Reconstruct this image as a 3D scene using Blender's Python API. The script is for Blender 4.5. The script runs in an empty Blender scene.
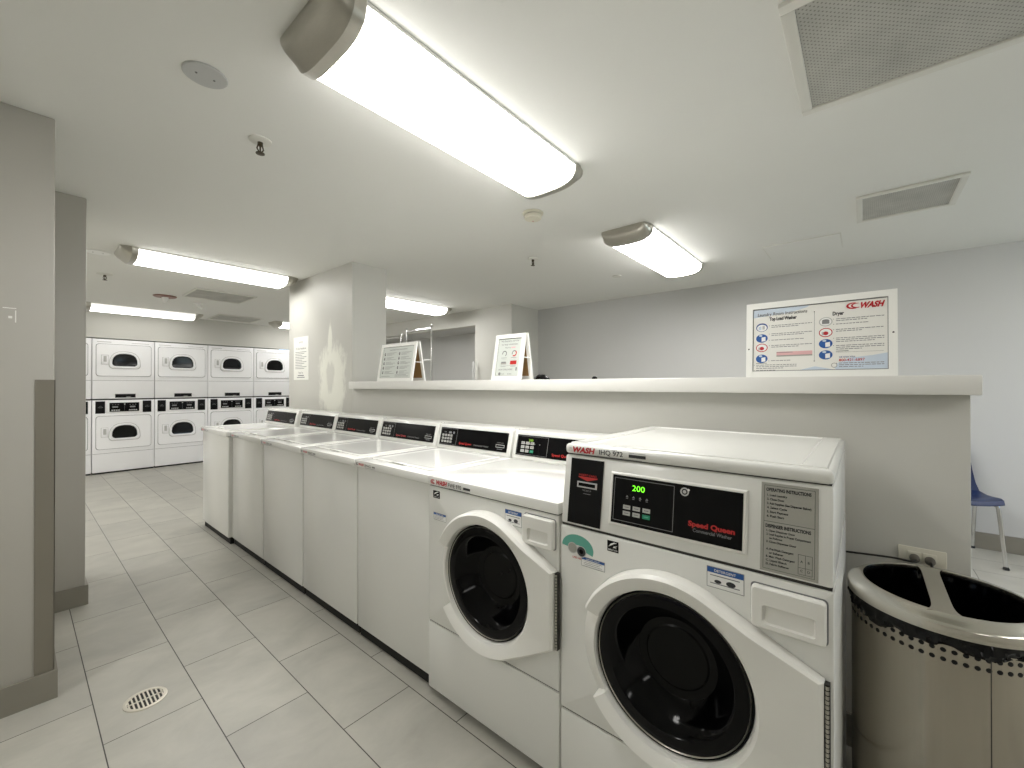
import bpy, bmesh, math, random
from mathutils import Vector, Matrix
random.seed(7)
PI = math.pi
SC = bpy.context.scene
COL = SC.collection

# ------------------------------------------------------------------ materials
def lin(c):
    return tuple((x/12.92 if x <= .04045 else ((x+.055)/1.055)**2.4) for x in c)
def rgb(r, g, b):
    return lin((r/255, g/255, b/255))
def new_mat(name):
    m = bpy.data.materials.new(name); m.use_nodes = True
    nt = m.node_tree
    return m, nt, nt.nodes['Principled BSDF']
def N(nt, kind, **kw):
    n = nt.nodes.new(kind)
    for k, v in kw.items():
        if k in n.inputs: n.inputs[k].default_value = v
        else: setattr(n, k, v)
    return n
def mat(name, col, rough=.5, metal=0., var=.04, scale=12., bump=0., bscale=120., coat=0., stretch=None, spec=None):
    """principled surface with a faint procedural mottling of its own colour"""
    m, nt, b = new_mat(name)
    tc = N(nt, 'ShaderNodeTexCoord')
    src = tc.outputs['Object']
    if stretch:
        mp = N(nt, 'ShaderNodeMapping'); mp.inputs['Scale'].default_value = stretch
        nt.links.new(src, mp.inputs['Vector']); src = mp.outputs['Vector']
    no = N(nt, 'ShaderNodeTexNoise'); no.inputs['Scale'].default_value = scale; no.inputs['Detail'].default_value = 4
    nt.links.new(src, no.inputs['Vector'])
    mx = N(nt, 'ShaderNodeMix', data_type='RGBA')
    mx.inputs['A'].default_value = (*[max(0, c*(1-var)) for c in col], 1)
    mx.inputs['B'].default_value = (*[min(1, c*(1+var)) for c in col], 1)
    nt.links.new(no.outputs['Fac'], mx.inputs['Factor'])
    nt.links.new(mx.outputs['Result'], b.inputs['Base Color'])
    b.inputs['Roughness'].default_value = rough
    b.inputs['Metallic'].default_value = metal
    if spec is not None: b.inputs['Specular IOR Level'].default_value = spec
    if coat: b.inputs['Coat Weight'].default_value = coat
    if bump:
        n2 = N(nt, 'ShaderNodeTexNoise'); n2.inputs['Scale'].default_value = bscale; n2.inputs['Detail'].default_value = 3
        nt.links.new(src, n2.inputs['Vector'])
        bp = N(nt, 'ShaderNodeBump'); bp.inputs['Strength'].default_value = bump; bp.inputs['Distance'].default_value = .002
        nt.links.new(n2.outputs['Fac'], bp.inputs['Height']); nt.links.new(bp.outputs['Normal'], b.inputs['Normal'])
    return m
def emis(name, col, strength):
    m, nt, b = new_mat(name)
    b.inputs['Base Color'].default_value = (*col, 1)
    b.inputs['Emission Color'].default_value = (*col, 1)
    b.inputs['Emission Strength'].default_value = strength
    b.inputs['Roughness'].default_value = .4
    return m

LAMP = 15.0
M = {}
M['wall'] = mat('greige wall paint', rgb(196, 195, 189), .55, var=.015, scale=3, bump=.08, bscale=260)
M['wall_cool'] = mat('pale grey wall paint', rgb(194, 194, 193), .55, var=.015, scale=3, bump=.08, bscale=260)
M['pier'] = mat('grey pier paint', rgb(168, 165, 157), .45, var=.02, scale=4, bump=.08, bscale=260)
M['ceil'] = mat('ceiling paint', rgb(226, 226, 222), .85, var=.012, scale=2, bump=.05, bscale=180)
M['base'] = mat('grey tile baseboard', rgb(128, 124, 114), .4, var=.08, scale=9)
M['ledge'] = mat('white ledge paint', rgb(226, 225, 221), .4, var=.015)
M['enamel'] = mat('white appliance enamel', rgb(226, 226, 222), .26, var=.01, scale=5, coat=.3)
M['deck'] = mat('white porcelain top', rgb(238, 238, 235), .12, var=.01, scale=5, coat=.15)
M['plastic'] = mat('white door plastic', rgb(232, 231, 226), .3, var=.01)
M['dryer'] = mat('white dryer enamel', rgb(246, 246, 248), .3, var=.01, scale=5)
M['seam'] = mat('dark seam', rgb(50, 48, 46), .7)
M['foot'] = mat('black rubber foot', rgb(24, 24, 24), .7)
M['toe_shade'] = mat('painted underside shade', rgb(26, 25, 23), .9)  # dark colour standing in for the shade under the machines
M['black'] = mat('black control panel', rgb(12, 12, 13), .2, var=.05, spec=.12)
M['blackmat'] = mat('black plastic', rgb(14, 14, 15), .4, var=.05, spec=.15)
M['glass'] = mat('dark door glass', rgb(5, 5, 6), .1, var=.1, scale=6, spec=.16)
M['glass2'] = mat('dark inner glass', rgb(17, 17, 16), .25, var=.25, scale=9, spec=.1)
M['dglass'] = mat('dark dryer glass', rgb(16, 16, 17), .1, var=.6, scale=9, spec=.3)
M['red'] = mat('red print', rgb(186, 40, 38), .4)
M['redd'] = mat('red logo print', rgb(186, 32, 44), .4)
M['grey'] = mat('grey print', rgb(120, 120, 120), .5)
M['lgrey'] = mat('light grey print', rgb(188, 188, 186), .5)
M['dark'] = mat('dark print', rgb(44, 44, 48), .5)
M['textgrey'] = mat('small grey text', rgb(128, 128, 130), .6)
M['white'] = mat('white print', rgb(238, 238, 236), .4)
M['blue'] = mat('blue print', rgb(38, 88, 158), .45)
M['navyprint'] = mat('navy print', rgb(40, 74, 140), .45)
M['sky'] = mat('pale blue print', rgb(200, 212, 226), .45, var=.12, scale=14)
M['pink'] = mat('pink print', rgb(222, 176, 178), .45, var=.1)
M['teal'] = mat('teal sticker', rgb(96, 168, 152), .4)
M['green'] = mat('green key', rgb(20, 130, 96), .4)
M['key'] = mat('grey keypad key', rgb(176, 176, 172), .4)
M['plate'] = mat('grey instruction plate', rgb(160, 159, 151), .42, var=.03)
M['poster'] = mat('cream poster paper', rgb(232, 231, 226), .3, var=.02, scale=6)
M['paper'] = mat('white paper', rgb(232, 232, 226), .6, var=.02)
M['signsheet'] = mat('pale green grey sign sheet', rgb(204, 209, 203), .4, var=.02)
M['frame'] = mat('white frame', rgb(238, 238, 234), .35, var=.01)
M['board'] = mat('brown hardboard', rgb(150, 118, 72), .7, var=.15, scale=30)
M['led'] = emis('green display digits', rgb(110, 236, 40), 1.3)
M['led2'] = emis('dim display digits', rgb(140, 190, 60), .3)
M['nickel'] = mat('brushed nickel', rgb(182, 179, 170), .3, .85, var=.06, scale=40, stretch=(1, 1, 12))
M['steel'] = mat('brushed stainless steel', rgb(176, 170, 158), .2, 1., var=.05, scale=14, stretch=(14, 14, .3))
M['steel_rim'] = mat('satin stainless steel', rgb(206, 202, 192), .2, 1., var=.04, scale=30)
M['guard'] = mat('satin steel corner guard', rgb(128, 123, 112), .42, .45, var=.12, scale=5, stretch=(1, 1, .6))
M['chrome'] = mat('chrome', rgb(214, 214, 214), .12, 1., var=.02)
M['bag'] = mat('black plastic bag', rgb(4, 4, 5), .13, var=.2, scale=20, bump=.45, bscale=26, spec=.3)
M['void'] = mat('dark hollow', rgb(8, 8, 8), .9)
M['outlet'] = mat('ivory outlet plate', rgb(220, 216, 202), .35, var=.01)
M['plug'] = mat('grey rubber plug', rgb(92, 88, 80), .5)
M['cord'] = mat('black cord', rgb(34, 32, 30), .5)
M['navy'] = mat('navy blue chair plastic', rgb(34, 48, 86), .35, var=.06)
M['vent'] = mat('white vent frame', rgb(214, 213, 206), .5)
M['ceilplate'] = mat('pale grey cover plate', rgb(186, 187, 186), .5)
M['detector'] = mat('ivory detector plastic', rgb(214, 210, 194), .5)
M['brass'] = mat('dark sprinkler bronze', rgb(74, 66, 52), .35, .8)
M['escutcheon'] = mat('reddish sprinkler plate', rgb(136, 100, 88), .45, .3)
M['draingrate'] = mat('pale drain metal', rgb(208, 203, 190), .35, .3, var=.06)
M['sash'] = mat('white window frame', rgb(232, 232, 230), .4)
TUBE = (1.0, .985, .95)
M['wire'] = mat('white coated wire', rgb(226, 226, 226), .3)

# floor: running-bond cement-look tiles
def floor_mat():
    m, nt, b = new_mat('grey porcelain floor tiles')
    L = nt.links.new
    geo = N(nt, 'ShaderNodeNewGeometry'); sp = N(nt, 'ShaderNodeSeparateXYZ'); L(geo.outputs['Position'], sp.inputs[0])
    ax = N(nt, 'ShaderNodeMath', operation='ADD'); ax.inputs[1].default_value = 20*.586-2.058; L(sp.outputs['Y'], ax.inputs[0])
    ay = N(nt, 'ShaderNodeMath', operation='ADD'); ay.inputs[1].default_value = 11*.2905-.7856; L(sp.outputs['X'], ay.inputs[0])
    cb = N(nt, 'ShaderNodeCombineXYZ'); L(ax.outputs[0], cb.inputs[0]); L(ay.outputs[0], cb.inputs[1])
    br = N(nt, 'ShaderNodeTexBrick'); br.offset = .5; br.offset_frequency = 2; br.squash = 1; br.squash_frequency = 1
    br.inputs['Scale'].default_value = 1; br.inputs['Brick Width'].default_value = .586; br.inputs['Row Height'].default_value = .2905
    br.inputs['Mortar Size'].default_value = .0018; br.inputs['Mortar Smooth'].default_value = .1; br.inputs['Bias'].default_value = 0
    br.inputs['Color1'].default_value = (*rgb(164, 162, 154), 1); br.inputs['Color2'].default_value = (*rgb(174, 172, 163), 1)
    br.inputs['Mortar'].default_value = (*rgb(46, 43, 38), 1)
    L(cb.outputs[0], br.inputs['Vector'])
    mp = N(nt, 'ShaderNodeMapping'); mp.inputs['Scale'].default_value = (1.5, 2.0, 1); L(geo.outputs['Position'], mp.inputs['Vector'])
    n1 = N(nt, 'ShaderNodeTexNoise'); n1.inputs['Scale'].default_value = 2.2; n1.inputs['Detail'].default_value = 7; n1.inputs['Roughness'].default_value = .6
    n1.inputs['Distortion'].default_value = .5
    L(mp.outputs[0], n1.inputs['Vector'])
    rp = N(nt, 'ShaderNodeMapRange'); rp.inputs['From Min'].default_value = .3; rp.inputs['From Max'].default_value = .7
    rp.inputs['To Min'].default_value = .84; rp.inputs['To Max'].default_value = 1.1; L(n1.outputs['Fac'], rp.inputs['Value'])
    mx = N(nt, 'ShaderNodeMix', data_type='RGBA', blend_type='MULTIPLY'); mx.inputs['Factor'].default_value = 1
    L(br.outputs['Color'], mx.inputs['A']); L(rp.outputs['Result'], mx.inputs['B'])
    L(mx.outputs['Result'], b.inputs['Base Color'])
    rr = N(nt, 'ShaderNodeMapRange'); rr.inputs['To Min'].default_value = .3; rr.inputs['To Max'].default_value = .46; L(n1.outputs['Fac'], rr.inputs['Value'])
    L(rr.outputs['Result'], b.inputs['Roughness'])
    bp = N(nt, 'ShaderNodeBump', invert=True); bp.inputs['Strength'].default_value = .5; bp.inputs['Distance'].default_value = .002
    L(br.outputs['Fac'], bp.inputs['Height']); L(bp.outputs['Normal'], b.inputs['Normal'])
    return m
M['floor'] = floor_mat()

# column paint with a ragged plaster repair patch (a stain with a shape of its own)
def column_mat():
    m, nt, b = new_mat('column paint with plaster patch')
    L = nt.links.new
    geo = N(nt, 'ShaderNodeNewGeometry')
    no = N(nt, 'ShaderNodeTexNoise'); no.inputs['Scale'].default_value = 6; no.inputs['Detail'].default_value = 6; no.inputs['Roughness'].default_value = .65
    mp = N(nt, 'ShaderNodeMapping'); mp.inputs['Scale'].default_value = (1, 1.6, .8)
    L(geo.outputs['Position'], mp.inputs['Vector']); L(mp.outputs[0], no.inputs['Vector'])
    sp = N(nt, 'ShaderNodeSeparateXYZ'); L(geo.outputs['Position'], sp.inputs[0])
    def lin_(src, a, c):   # (src - c) / a
        s = N(nt, 'ShaderNodeMath', operation='SUBTRACT'); L(src, s.inputs[0]); s.inputs[1].default_value = c
        d = N(nt, 'ShaderNodeMath', operation='DIVIDE'); L(s.outputs[0], d.inputs[0]); d.inputs[1].default_value = a
        return d.outputs[0]
    def dist(cy, cz, ry, rz):
        v = N(nt, 'ShaderNodeCombineXYZ'); L(lin_(sp.outputs['Y'], ry, cy), v.inputs[0]); L(lin_(sp.outputs['Z'], rz, cz), v.inputs[1])
        ln = N(nt, 'ShaderNodeVectorMath', operation='LENGTH'); L(v.outputs[0], ln.inputs[0])
        s = N(nt, 'ShaderNodeMath', operation='MULTIPLY_ADD'); L(no.outputs['Fac'], s.inputs[0]); s.inputs[1].default_value = 1.5
        L(ln.outputs['Value'], s.inputs[2])
        return s.outputs[0]
    def soft(v, lo, hi):   # 1 inside
        r = N(nt, 'ShaderNodeMapRange'); L(v, r.inputs['Value']); r.inputs['From Min'].default_value = lo; r.inputs['From Max'].default_value = hi
        r.inputs['To Min'].default_value = 1; r.inputs['To Max'].default_value = 0
        return r.outputs['Result']
    def mth(op, a, c):
        n = N(nt, 'ShaderNodeMath', operation=op); L(a, n.inputs[0])
        if isinstance(c, (int, float)): n.inputs[1].default_value = c
        else: L(c, n.inputs[1])
        return n.outputs[0]
    main = soft(dist(3.80, 1.33, .26, .36), 1.55, 1.85)
    hole = soft(dist(3.83, 1.37, .09, .15), 1.5, 1.8)
    spike = soft(dist(3.84, 1.66, .05, .24), 1.5, 1.8)
    fac = mth('MAXIMUM', mth('SUBTRACT', main, mth('MULTIPLY', hole, .65)), spike)
    mx = N(nt, 'ShaderNodeMix', data_type='RGBA')
    mx.inputs['A'].default_value = (*rgb(196, 195, 189), 1); mx.inputs['B'].default_value = (*rgb(228, 228, 219), 1)
    L(mth('MULTIPLY', fac, 1.), mx.inputs['Factor']); L(mx.outputs['Result'], b.inputs['Base Color'])
    b.inputs['Roughness'].default_value = .5
    return m
M['column'] = column_mat()

def grille_mat(name='egg crate grille'):
    m, nt, b = new_mat(name); L = nt.links.new
    geo = N(nt, 'ShaderNodeNewGeometry')
    mp = N(nt, 'ShaderNodeMapping'); mp.inputs['Rotation'].default_value = (0, 0, PI/4); mp.inputs['Scale'].default_value = (80, 80, 80)
    L(geo.outputs['Position'], mp.inputs['Vector'])
    ck = N(nt, 'ShaderNodeTexVoronoi'); ck.inputs['Scale'].default_value = 1; ck.inputs['Randomness'].default_value = 0
    L(mp.outputs[0], ck.inputs['Vector'])
    rp = N(nt, 'ShaderNodeMapRange'); L(ck.outputs['Distance'], rp.inputs['Value']); rp.inputs['From Min'].default_value = .28; rp.inputs['From Max'].default_value = .42
    n2 = N(nt, 'ShaderNodeTexNoise'); n2.inputs['Scale'].default_value = 7; n2.inputs['Detail'].default_value = 5
    L(geo.outputs['Position'], n2.inputs['Vector'])
    mx = N(nt, 'ShaderNodeMix', data_type='RGBA'); mx.inputs['A'].default_value = (*rgb(64, 62, 58), 1); mx.inputs['B'].default_value = (*rgb(204, 203, 196), 1)
    L(rp.outputs['Result'], mx.inputs['Factor'])
    m2 = N(nt, 'ShaderNodeMix', data_type='RGBA', blend_type='MULTIPLY'); m2.inputs['Factor'].default_value = .5
    L(mx.outputs['Result'], m2.inputs['A']); L(n2.outputs['Fac'], m2.inputs['B'])
    L(m2.outputs['Result'], b.inputs['Base Color']); b.inputs['Roughness'].default_value = .6
    return m
M['grille'] = grille_mat()

# ------------------------------------------------------------------ mesh builder
_txt = {}
def text_geo(s, bold=0):
    if (s, bold) not in _txt:
        cu = bpy.data.curves.new('t', 'FONT'); cu.body = s; cu.size = 1; cu.resolution_u = 3; cu.offset = bold
        ob = bpy.data.objects.new('t', cu)
        me = bpy.data.meshes.new_from_object(ob)
        vs = [(v.co.x, v.co.y) for v in me.vertices]; fs = [tuple(p.vertices) for p in me.polygons]
        bpy.data.objects.remove(ob); bpy.data.curves.remove(cu); bpy.data.meshes.remove(me)
        _txt[s, bold] = (vs, fs)
    return _txt[s, bold]

class MB:
    def __init__(self): self.bm = bmesh.new(); self.mats = []
    def mi(self, m):
        m = M[m] if isinstance(m, str) else m
        if m not in self.mats: self.mats.append(m)
        return self.mats.index(m)
    def _merge(self, b2, m, smooth=False):
        i = self.mi(m); mp = {}
        for v in b2.verts: mp[v] = self.bm.verts.new(v.co)
        for f in b2.faces:
            try: nf = self.bm.faces.new([mp[v] for v in f.verts])
            except ValueError: continue
            nf.material_index = i; nf.smooth = smooth
        b2.free()
    def box(self, x0, x1, y0, y1, z0, z1, m, bev=0, seg=2):
        b = bmesh.new(); bmesh.ops.create_cube(b, size=1)
        for v in b.verts:
            v.co = ((x0+x1)/2+v.co.x*(x1-x0), (y0+y1)/2+v.co.y*(y1-y0), (z0+z1)/2+v.co.z*(z1-z0))
        if bev: bmesh.ops.bevel(b, geom=list(b.edges), offset=bev, segments=seg, profile=.5, affect='EDGES', clamp_overlap=True)
        self._merge(b, m, bool(bev)); return self
    def prism(self, poly, axis, a0, a1, m, bev=0, seg=2, smooth=False):
        """poly of 2-D points extruded along axis ('x': pts are (y,z), 'y': (x,z), 'z': (x,y))"""
        def P(p, a):
            return {'x': (a, p[0], p[1]), 'y': (p[0], a, p[1]), 'z': (p[0], p[1], a)}[axis]
        b = bmesh.new()
        lo = [b.verts.new(P(p, a0)) for p in poly]; hi = [b.verts.new(P(p, a1)) for p in poly]
        n = len(poly)
        b.faces.new(lo); b.faces.new(hi[::-1])
        for k in range(n): b.faces.new((lo[k], hi[k], hi[(k+1) % n], lo[(k+1) % n]))
        bmesh.ops.recalc_face_normals(b, faces=b.faces)
        if bev: bmesh.ops.bevel(b, geom=list(b.edges), offset=bev, segments=seg, profile=.5, affect='EDGES', clamp_overlap=True)
        self._merge(b, m, smooth or bool(bev)); return self
    def rings(self, rings, m, closed=True, cap0=False, cap1=False, smooth=True):
        b = bmesh.new(); R = [[b.verts.new(p) for p in r] for r in rings]; n = len(rings[0])
        for a, c in zip(R, R[1:]):
            for k in range(n if closed else n-1):
                q = (a[k], a[(k+1) % n], c[(k+1) % n], c[k])
                try: b.faces.new(q)
                except ValueError: pass
        if cap0: b.faces.new(R[0][::-1])
        if cap1: b.faces.new(R[-1])
        bmesh.ops.recalc_face_normals(b, faces=b.faces)
        self._merge(b, m, smooth); return self
    def lathe(self, prof, c, m, axis='z', seg=32, smooth=True, cap0=False, cap1=False):
        rs = []
        for r, h in prof:
            ring = []
            for k in range(seg):
                t = 2*PI*k/seg; a, bb = r*math.cos(t), r*math.sin(t)
                ring.append({'z': (c[0]+a, c[1]+bb, c[2]+h), 'x': (c[0]+h, c[1]+a, c[2]+bb), 'y': (c[0]+a, c[1]+h, c[2]+bb)}[axis])
            rs.append(ring)
        return self.rings(rs, m, True, cap0, cap1, smooth)
    def tube(self, pts, r, m, seg=10, cap=True):
        pts = [Vector(p) for p in pts]; rs = []
        up = None
        for i, p in enumerate(pts):
            d = (pts[min(i+1, len(pts)-1)]-pts[max(i-1, 0)]).normalized()
            if up is None:
                up = d.orthogonal().normalized()
            else:
                up = (up-d*up.dot(d)).normalized()
            s = d.cross(up)
            rr = r[i] if isinstance(r, (list, tuple)) else r
            rs.append([p+up*rr*math.cos(2*PI*k/seg)+s*rr*math.sin(2*PI*k/seg) for k in range(seg)])
        return self.rings(rs, m, True, cap, cap)
    def poly3(self, pts, m):
        f = self.bm.faces.new([self.bm.verts.new(p) for p in pts]); f.material_index = self.mi(m); return self
    # flat marks on a face: o = origin, u/v unit axes
    def frame_(self, F): self.F = F; return self
    def flat(self, pts, m, h=.0004):
        o, u, v, n = self.F
        return self.poly3([o+u*a+v*b+n*h for a, b in pts], m)
    def rect(self, a0, a1, b0, b1, m, h=.0004): return self.flat([(a0, b0), (a1, b0), (a1, b1), (a0, b1)], m, h)
    def disc(self, a, b, r, m, h=.0004, ry=None, n=20, t0=0, t1=2*PI):
        ry = ry or r
        return self.flat([(a+r*math.cos(t0+(t1-t0)*k/n), b+ry*math.sin(t0+(t1-t0)*k/n)) for k in range(n if t1-t0 >= 2*PI-.01 else n+1)], m, h)
    def text(self, s, a, b, height, m, width=None, align='l', h=.0007, slant=0, bold=.012):
        """cap height = height; optional total width"""
        vs, fs = text_geo(s, bold)
        if not vs: return self
        x0 = min(v[0] for v in vs); x1 = max(v[0] for v in vs); k = height/.72
        kx = width/(x1-x0) if width else k
        W = (x1-x0)*kx; off = {'l': 0, 'c': -W/2, 'r': -W}[align]
        o, u, v_, n = self.F; i = self.mi(m)
        nv = [self.bm.verts.new(o+u*(a+off+(x-x0)*kx+slant*y*k)+v_*(b+y*k)+n*h) for x, y in vs]
        for f in fs:
            try: nf = self.bm.faces.new([nv[q] for q in f]); nf.material_index = i
            except ValueError: pass
        return self
    def build(self, name, parent=None, loc=None):
        me = bpy.data.meshes.new(name); self.bm.to_mesh(me); self.bm.free()
        for m in self.mats: me.materials.append(m)
        try: me.set_sharp_from_angle(angle=math.radians(29))
        except Exception: pass
        o = bpy.data.objects.new(name, me); COL.objects.link(o)
        if parent: o.parent = parent
        if loc: o.location = loc
        return o

def tag(o, label, cat, group=None):
    o['label'] = label; o['category'] = cat
    if group: o['group'] = group
    return o
def thing(name, label, cat, loc=(0, 0, 0), rz=0, group=None):
    o = bpy.data.objects.new(name, None); COL.objects.link(o); o.empty_display_size = .1
    o.location = loc; o.rotation_euler = (0, 0, rz)
    return tag(o, label, cat, group)
def struct(o): o['kind'] = 'structure'; return o
def copy_tree(o, parent=None):
    c = o.copy(); COL.objects.link(c)
    if parent: c.parent = parent
    for ch in list(o.children): copy_tree(ch, c)
    return c
V = Vector
def FX(x, y, z): return (V((x, y, z)), V((0, -1, 0)), V((0, 0, 1)), V((-1, 0, 0)))   # faces -X, reads towards -Y
def FY(x, y, z): return (V((x, y, z)), V((1, 0, 0)), V((0, 0, 1)), V((0, -1, 0)))    # faces -Y

# ------------------------------------------------------------------ setting
CEIL = 2.36
WX = 1.91          # half wall face
def S(name, *boxes):
    b = MB()
    for bx in boxes: b.box(*bx)
    return struct(b.build(name))
S('floor', (-2.8, 5.2, -3.0, 9.4, -.08, 0, 'floor'))
S('ceiling', (-2.8, 5.2, -3.0, 9.4, CEIL, CEIL+.1, 'ceil'))
S('wall_left', (-2.8, -2.6, -3.0, 9.4, 0, CEIL, 'wall'))
S('wall_left_near_pier', (-.6, .105, 2.529, 2.95, 0, CEIL, 'pier', .006), (-.03, .004, 2.5287, 2.53, 1.568, 1.571, 'ledge'), (.001, .004, 2.5287, 2.53, 1.515, 1.562, 'ledge'), (-.016, -.006, 2.5287, 2.53, 1.53, 1.539, 'ledge'))
S('wall_left_far_pier', (-.45, .268, 3.463, 3.95, 0, CEIL, 'pier', .006))
S('wall_partition', (WX, WX+.13, -.255, 3.44, 0, 1.241, 'wall', .003))
S('wall_center_column', (WX, 2.25, 3.44, 4.75, 0, CEIL, 'column'))
S('wall_back', (-2.6, .012, 8.365, 8.5, 0, CEIL, 'wall'), (3.445, 4.275, 8.365, 8.5, 0, CEIL, 'wall'),
  (.012, 3.445, 8.365, 8.5, 1.952, CEIL, 'wall'), (-.05, 3.5, 9.2, 9.3, 0, CEIL, 'wall'))
S('wall_right', (4.87, 5.0, -3.0, 3.6, 0, CEIL, 'wall_cool'))
S('wall_alcove', (4.275, 5.0, 3.6, 4.29, 0, CEIL, 'wall'), (4.275, 4.43, 4.29, 7.6, 2.14, CEIL, 'wall'),
  (4.43, 5.0, 4.29, 7.6, 2.14, 2.2, 'wall_cool'), (4.95, 5.1, 4.29, 7.6, 0, 2.14, 'wall_cool'), (4.275, 5.1, 7.6, 8.5, 0, CEIL, 'wall'))
# wall behind the viewer; its unseen window is added to let in cool daylight
S('wall_front', (-2.6, 2.6, -3.1, -2.95, 0, CEIL, 'wall'), (2.6, 4.6, -3.1, -2.95, 0, .75, 'wall'), (2.6, 4.6, -3.1, -2.95, 2.1, CEIL, 'wall'), (4.6, 5.0, -3.1, -2.95, 0, CEIL, 'wall'))
b = MB()
for q in ((2.6, 2.66, .75, 2.1), (4.54, 4.6, .75, 2.1), (3.57, 3.63, .81, 2.04), (2.66, 4.54, .75, .81), (2.66, 4.54, 2.04, 2.1)):
    b.box(q[0], q[1], -3.07, -2.98, q[2], q[3], 'sash')
struct(b.build('window_1'))
BH = .112
S('baseboard_left_near', (-.6, .117, 2.516, 2.529, 0, BH, 'base'), (.105, .117, 2.529, 2.96, 0, BH, 'base'))
S('baseboard_left_far', (-.45, .280, 3.450, 3.463, 0, BH, 'base'), (.268, .280, 3.463, 3.96, 0, BH, 'base'))
S('baseboard_partition', (WX-.014, WX, -.255, 4.75, 0, BH, 'base'))
S('baseboard_right', (4.857, 4.87, -2.9, 3.6, 0, .125, 'base'))

# ledge capping the half wall
b = MB(); b.box(1.86, 2.14, -.273, 3.41, 1.2415, 1.3035, 'ledge', .003)
led = b.build('partition_ledge'); tag(led, 'long white ledge capping the half wall behind the washers', 'ledge')

# steel corner guard on the near pier
b = MB()
b.box(.053, .1075, 2.5265, 2.5288, .113, 1.293, 'guard'); b.box(.1055, .1078, 2.5265, 2.59, .113, 1.293, 'guard')
tag(b.build('corner_guard'), 'tall brushed steel guard on the corner of the left pier', 'corner guard')

# ------------------------------------------------------------------ ceiling lights
def prof(hw, d, n=18):
    """half cross-section of a wraparound lens: (y, z) from -hw to hw, hanging to -d"""
    out = []
    for k in range(n+1):
        t = PI*k/n; c, s = math.cos(t), math.sin(t)
        out.append((-hw*math.copysign(abs(c)**.62, c), -.012-(d-.012)*abs(s)**.75))
    return out
def make_light(label, lens, rim):
    r = thing('ceiling_light', label, 'ceiling light', group='wraparound ceiling lights')
    hl = .565; b = MB()
    b.box(-hl, hl, -.176, .176, -.012, -.0005, 'frame'); b.build('mounting_tray', r)
    b = MB(); p = prof(.172, .088)
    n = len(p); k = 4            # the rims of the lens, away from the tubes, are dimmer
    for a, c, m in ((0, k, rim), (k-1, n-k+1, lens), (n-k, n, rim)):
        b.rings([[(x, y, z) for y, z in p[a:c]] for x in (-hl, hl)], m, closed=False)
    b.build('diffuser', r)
    for s in (-1, 1):
        b = MB(); rings = []
        for dx, kw, kd in ((-.004, 1.03, 1.05), (.0, 1.05, 1.09), (.035, 1.05, 1.06), (.05, 1.0, .93), (.06, .99, .84), (.085, .95, .6), (.098, .9, .36), (.102, .86, .14)):
            q = prof(.172*kw, .088*kd)
            rings.append([(s*(hl+dx), y, z) for y, z in [(q[0][0], -.0005)]+q+[(q[-1][0], -.0005)]])
        b.rings(rings, 'nickel', closed=True, cap0=True, cap1=True)
        b.build('end_cap', r)
    return r
LIGHTS = [(1.20, 1.25, 'large lit fluorescent fixture nearest the camera, across the top of the photo'),
          (3.35, 1.27, 'lit fluorescent fixture over the far room, right of the smoke detector'),
          (1.19, 4.555, 'lit fluorescent fixture touching the column with the plaster patch'),
          (1.205, 7.93, 'lit fluorescent fixture closest to the row of stacked dryers'),
          (3.325, 4.62, 'lit fluorescent fixture over the chrome rails, right of the column'),
          (3.50, 7.75, 'lit fluorescent fixture mostly hidden behind the column, steel end showing')]
LIGHTS = [q+(k,) for q, k in zip(LIGHTS, (1.0, 1.15, .62, .15, .95, .42))]      # strengths tuned per fixture to balance the brightness
# unseen fixtures of the same model, added as fill light
LIGHTS += [(1.20, -2.0, 'added unseen fill fixture behind the viewer, over the washer aisle', .55),
           (3.35, -2.0, 'added unseen fill fixture behind the viewer, near the window', 1.2),
           (-1.35, 1.9, 'added unseen fill fixture left of the viewer, short of the near pier', .75),
           (-1.0, -2.0, 'added unseen fill fixture behind the viewer on the left', .35),
           (-1.3, 4.6, 'added fill fixture hidden behind the far pier, level with the column', .9),
           (-1.3, 6.4, 'added fill fixture hidden behind the far pier, short of the dryers', 1.8)]
for x, y, lb, k in LIGHTS:
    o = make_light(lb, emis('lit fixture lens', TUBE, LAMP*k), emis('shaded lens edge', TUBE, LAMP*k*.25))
    o.location = (x, y, CEIL)

# ------------------------------------------------------------------ ceiling fittings
def make_vent(name, label, x0, x1, y0, y1, fw=.035, cat='air vent', group='ceiling return grilles'):
    cx, cy = (x0+x1)/2, (y0+y1)/2; hx, hy = (x1-x0)/2, (y1-y0)/2
    r = thing(name, label, cat, (cx, cy, CEIL), group=group)
    b = MB()
    for q in ((-hx, -hx+fw, -hy, hy), (hx-fw, hx, -hy, hy), (-hx+fw, hx-fw, -hy, -hy+fw), (-hx+fw, hx-fw, hy-fw, hy)):
        b.box(q[0], q[1], q[2], q[3], -.014, -.0005, 'vent', .003)
    b.build('frame', r)
    b = MB(); b.box(-hx+fw, hx-fw, -hy+fw, hy-fw, -.006, -.0008, 'grille'); b.build('grille', r)
    return r
make_vent('air_vent', 'big square ceiling return grille cut by the top right corner of the photo', 1.40, 2.03, -.55, .185)
make_vent('air_vent', 'smaller oblong ceiling grille right of the plain access panel', 3.12, 3.6, -.42, .032, .03)
make_vent('air_vent', 'grey ceiling grille past the light that touches the column', 1.30, 1.92, 5.70, 6.32, .02)
make_vent('air_vent', 'faint ceiling grille right of the light nearest the dryers', 2.0, 2.62, 7.5, 8.12, .02)
b = MB(); b.box(-.2, .2, -.245, .245, -.005, -.0005, 'vent', .001); b.box(-.192, .192, -.237, .237, -.0065, -.005, 'ceil')
tag(b.build('access_panel', loc=(3.98, .365, CEIL)), 'plain white ceiling access panel left of the oblong grille', 'access panel')
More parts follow.
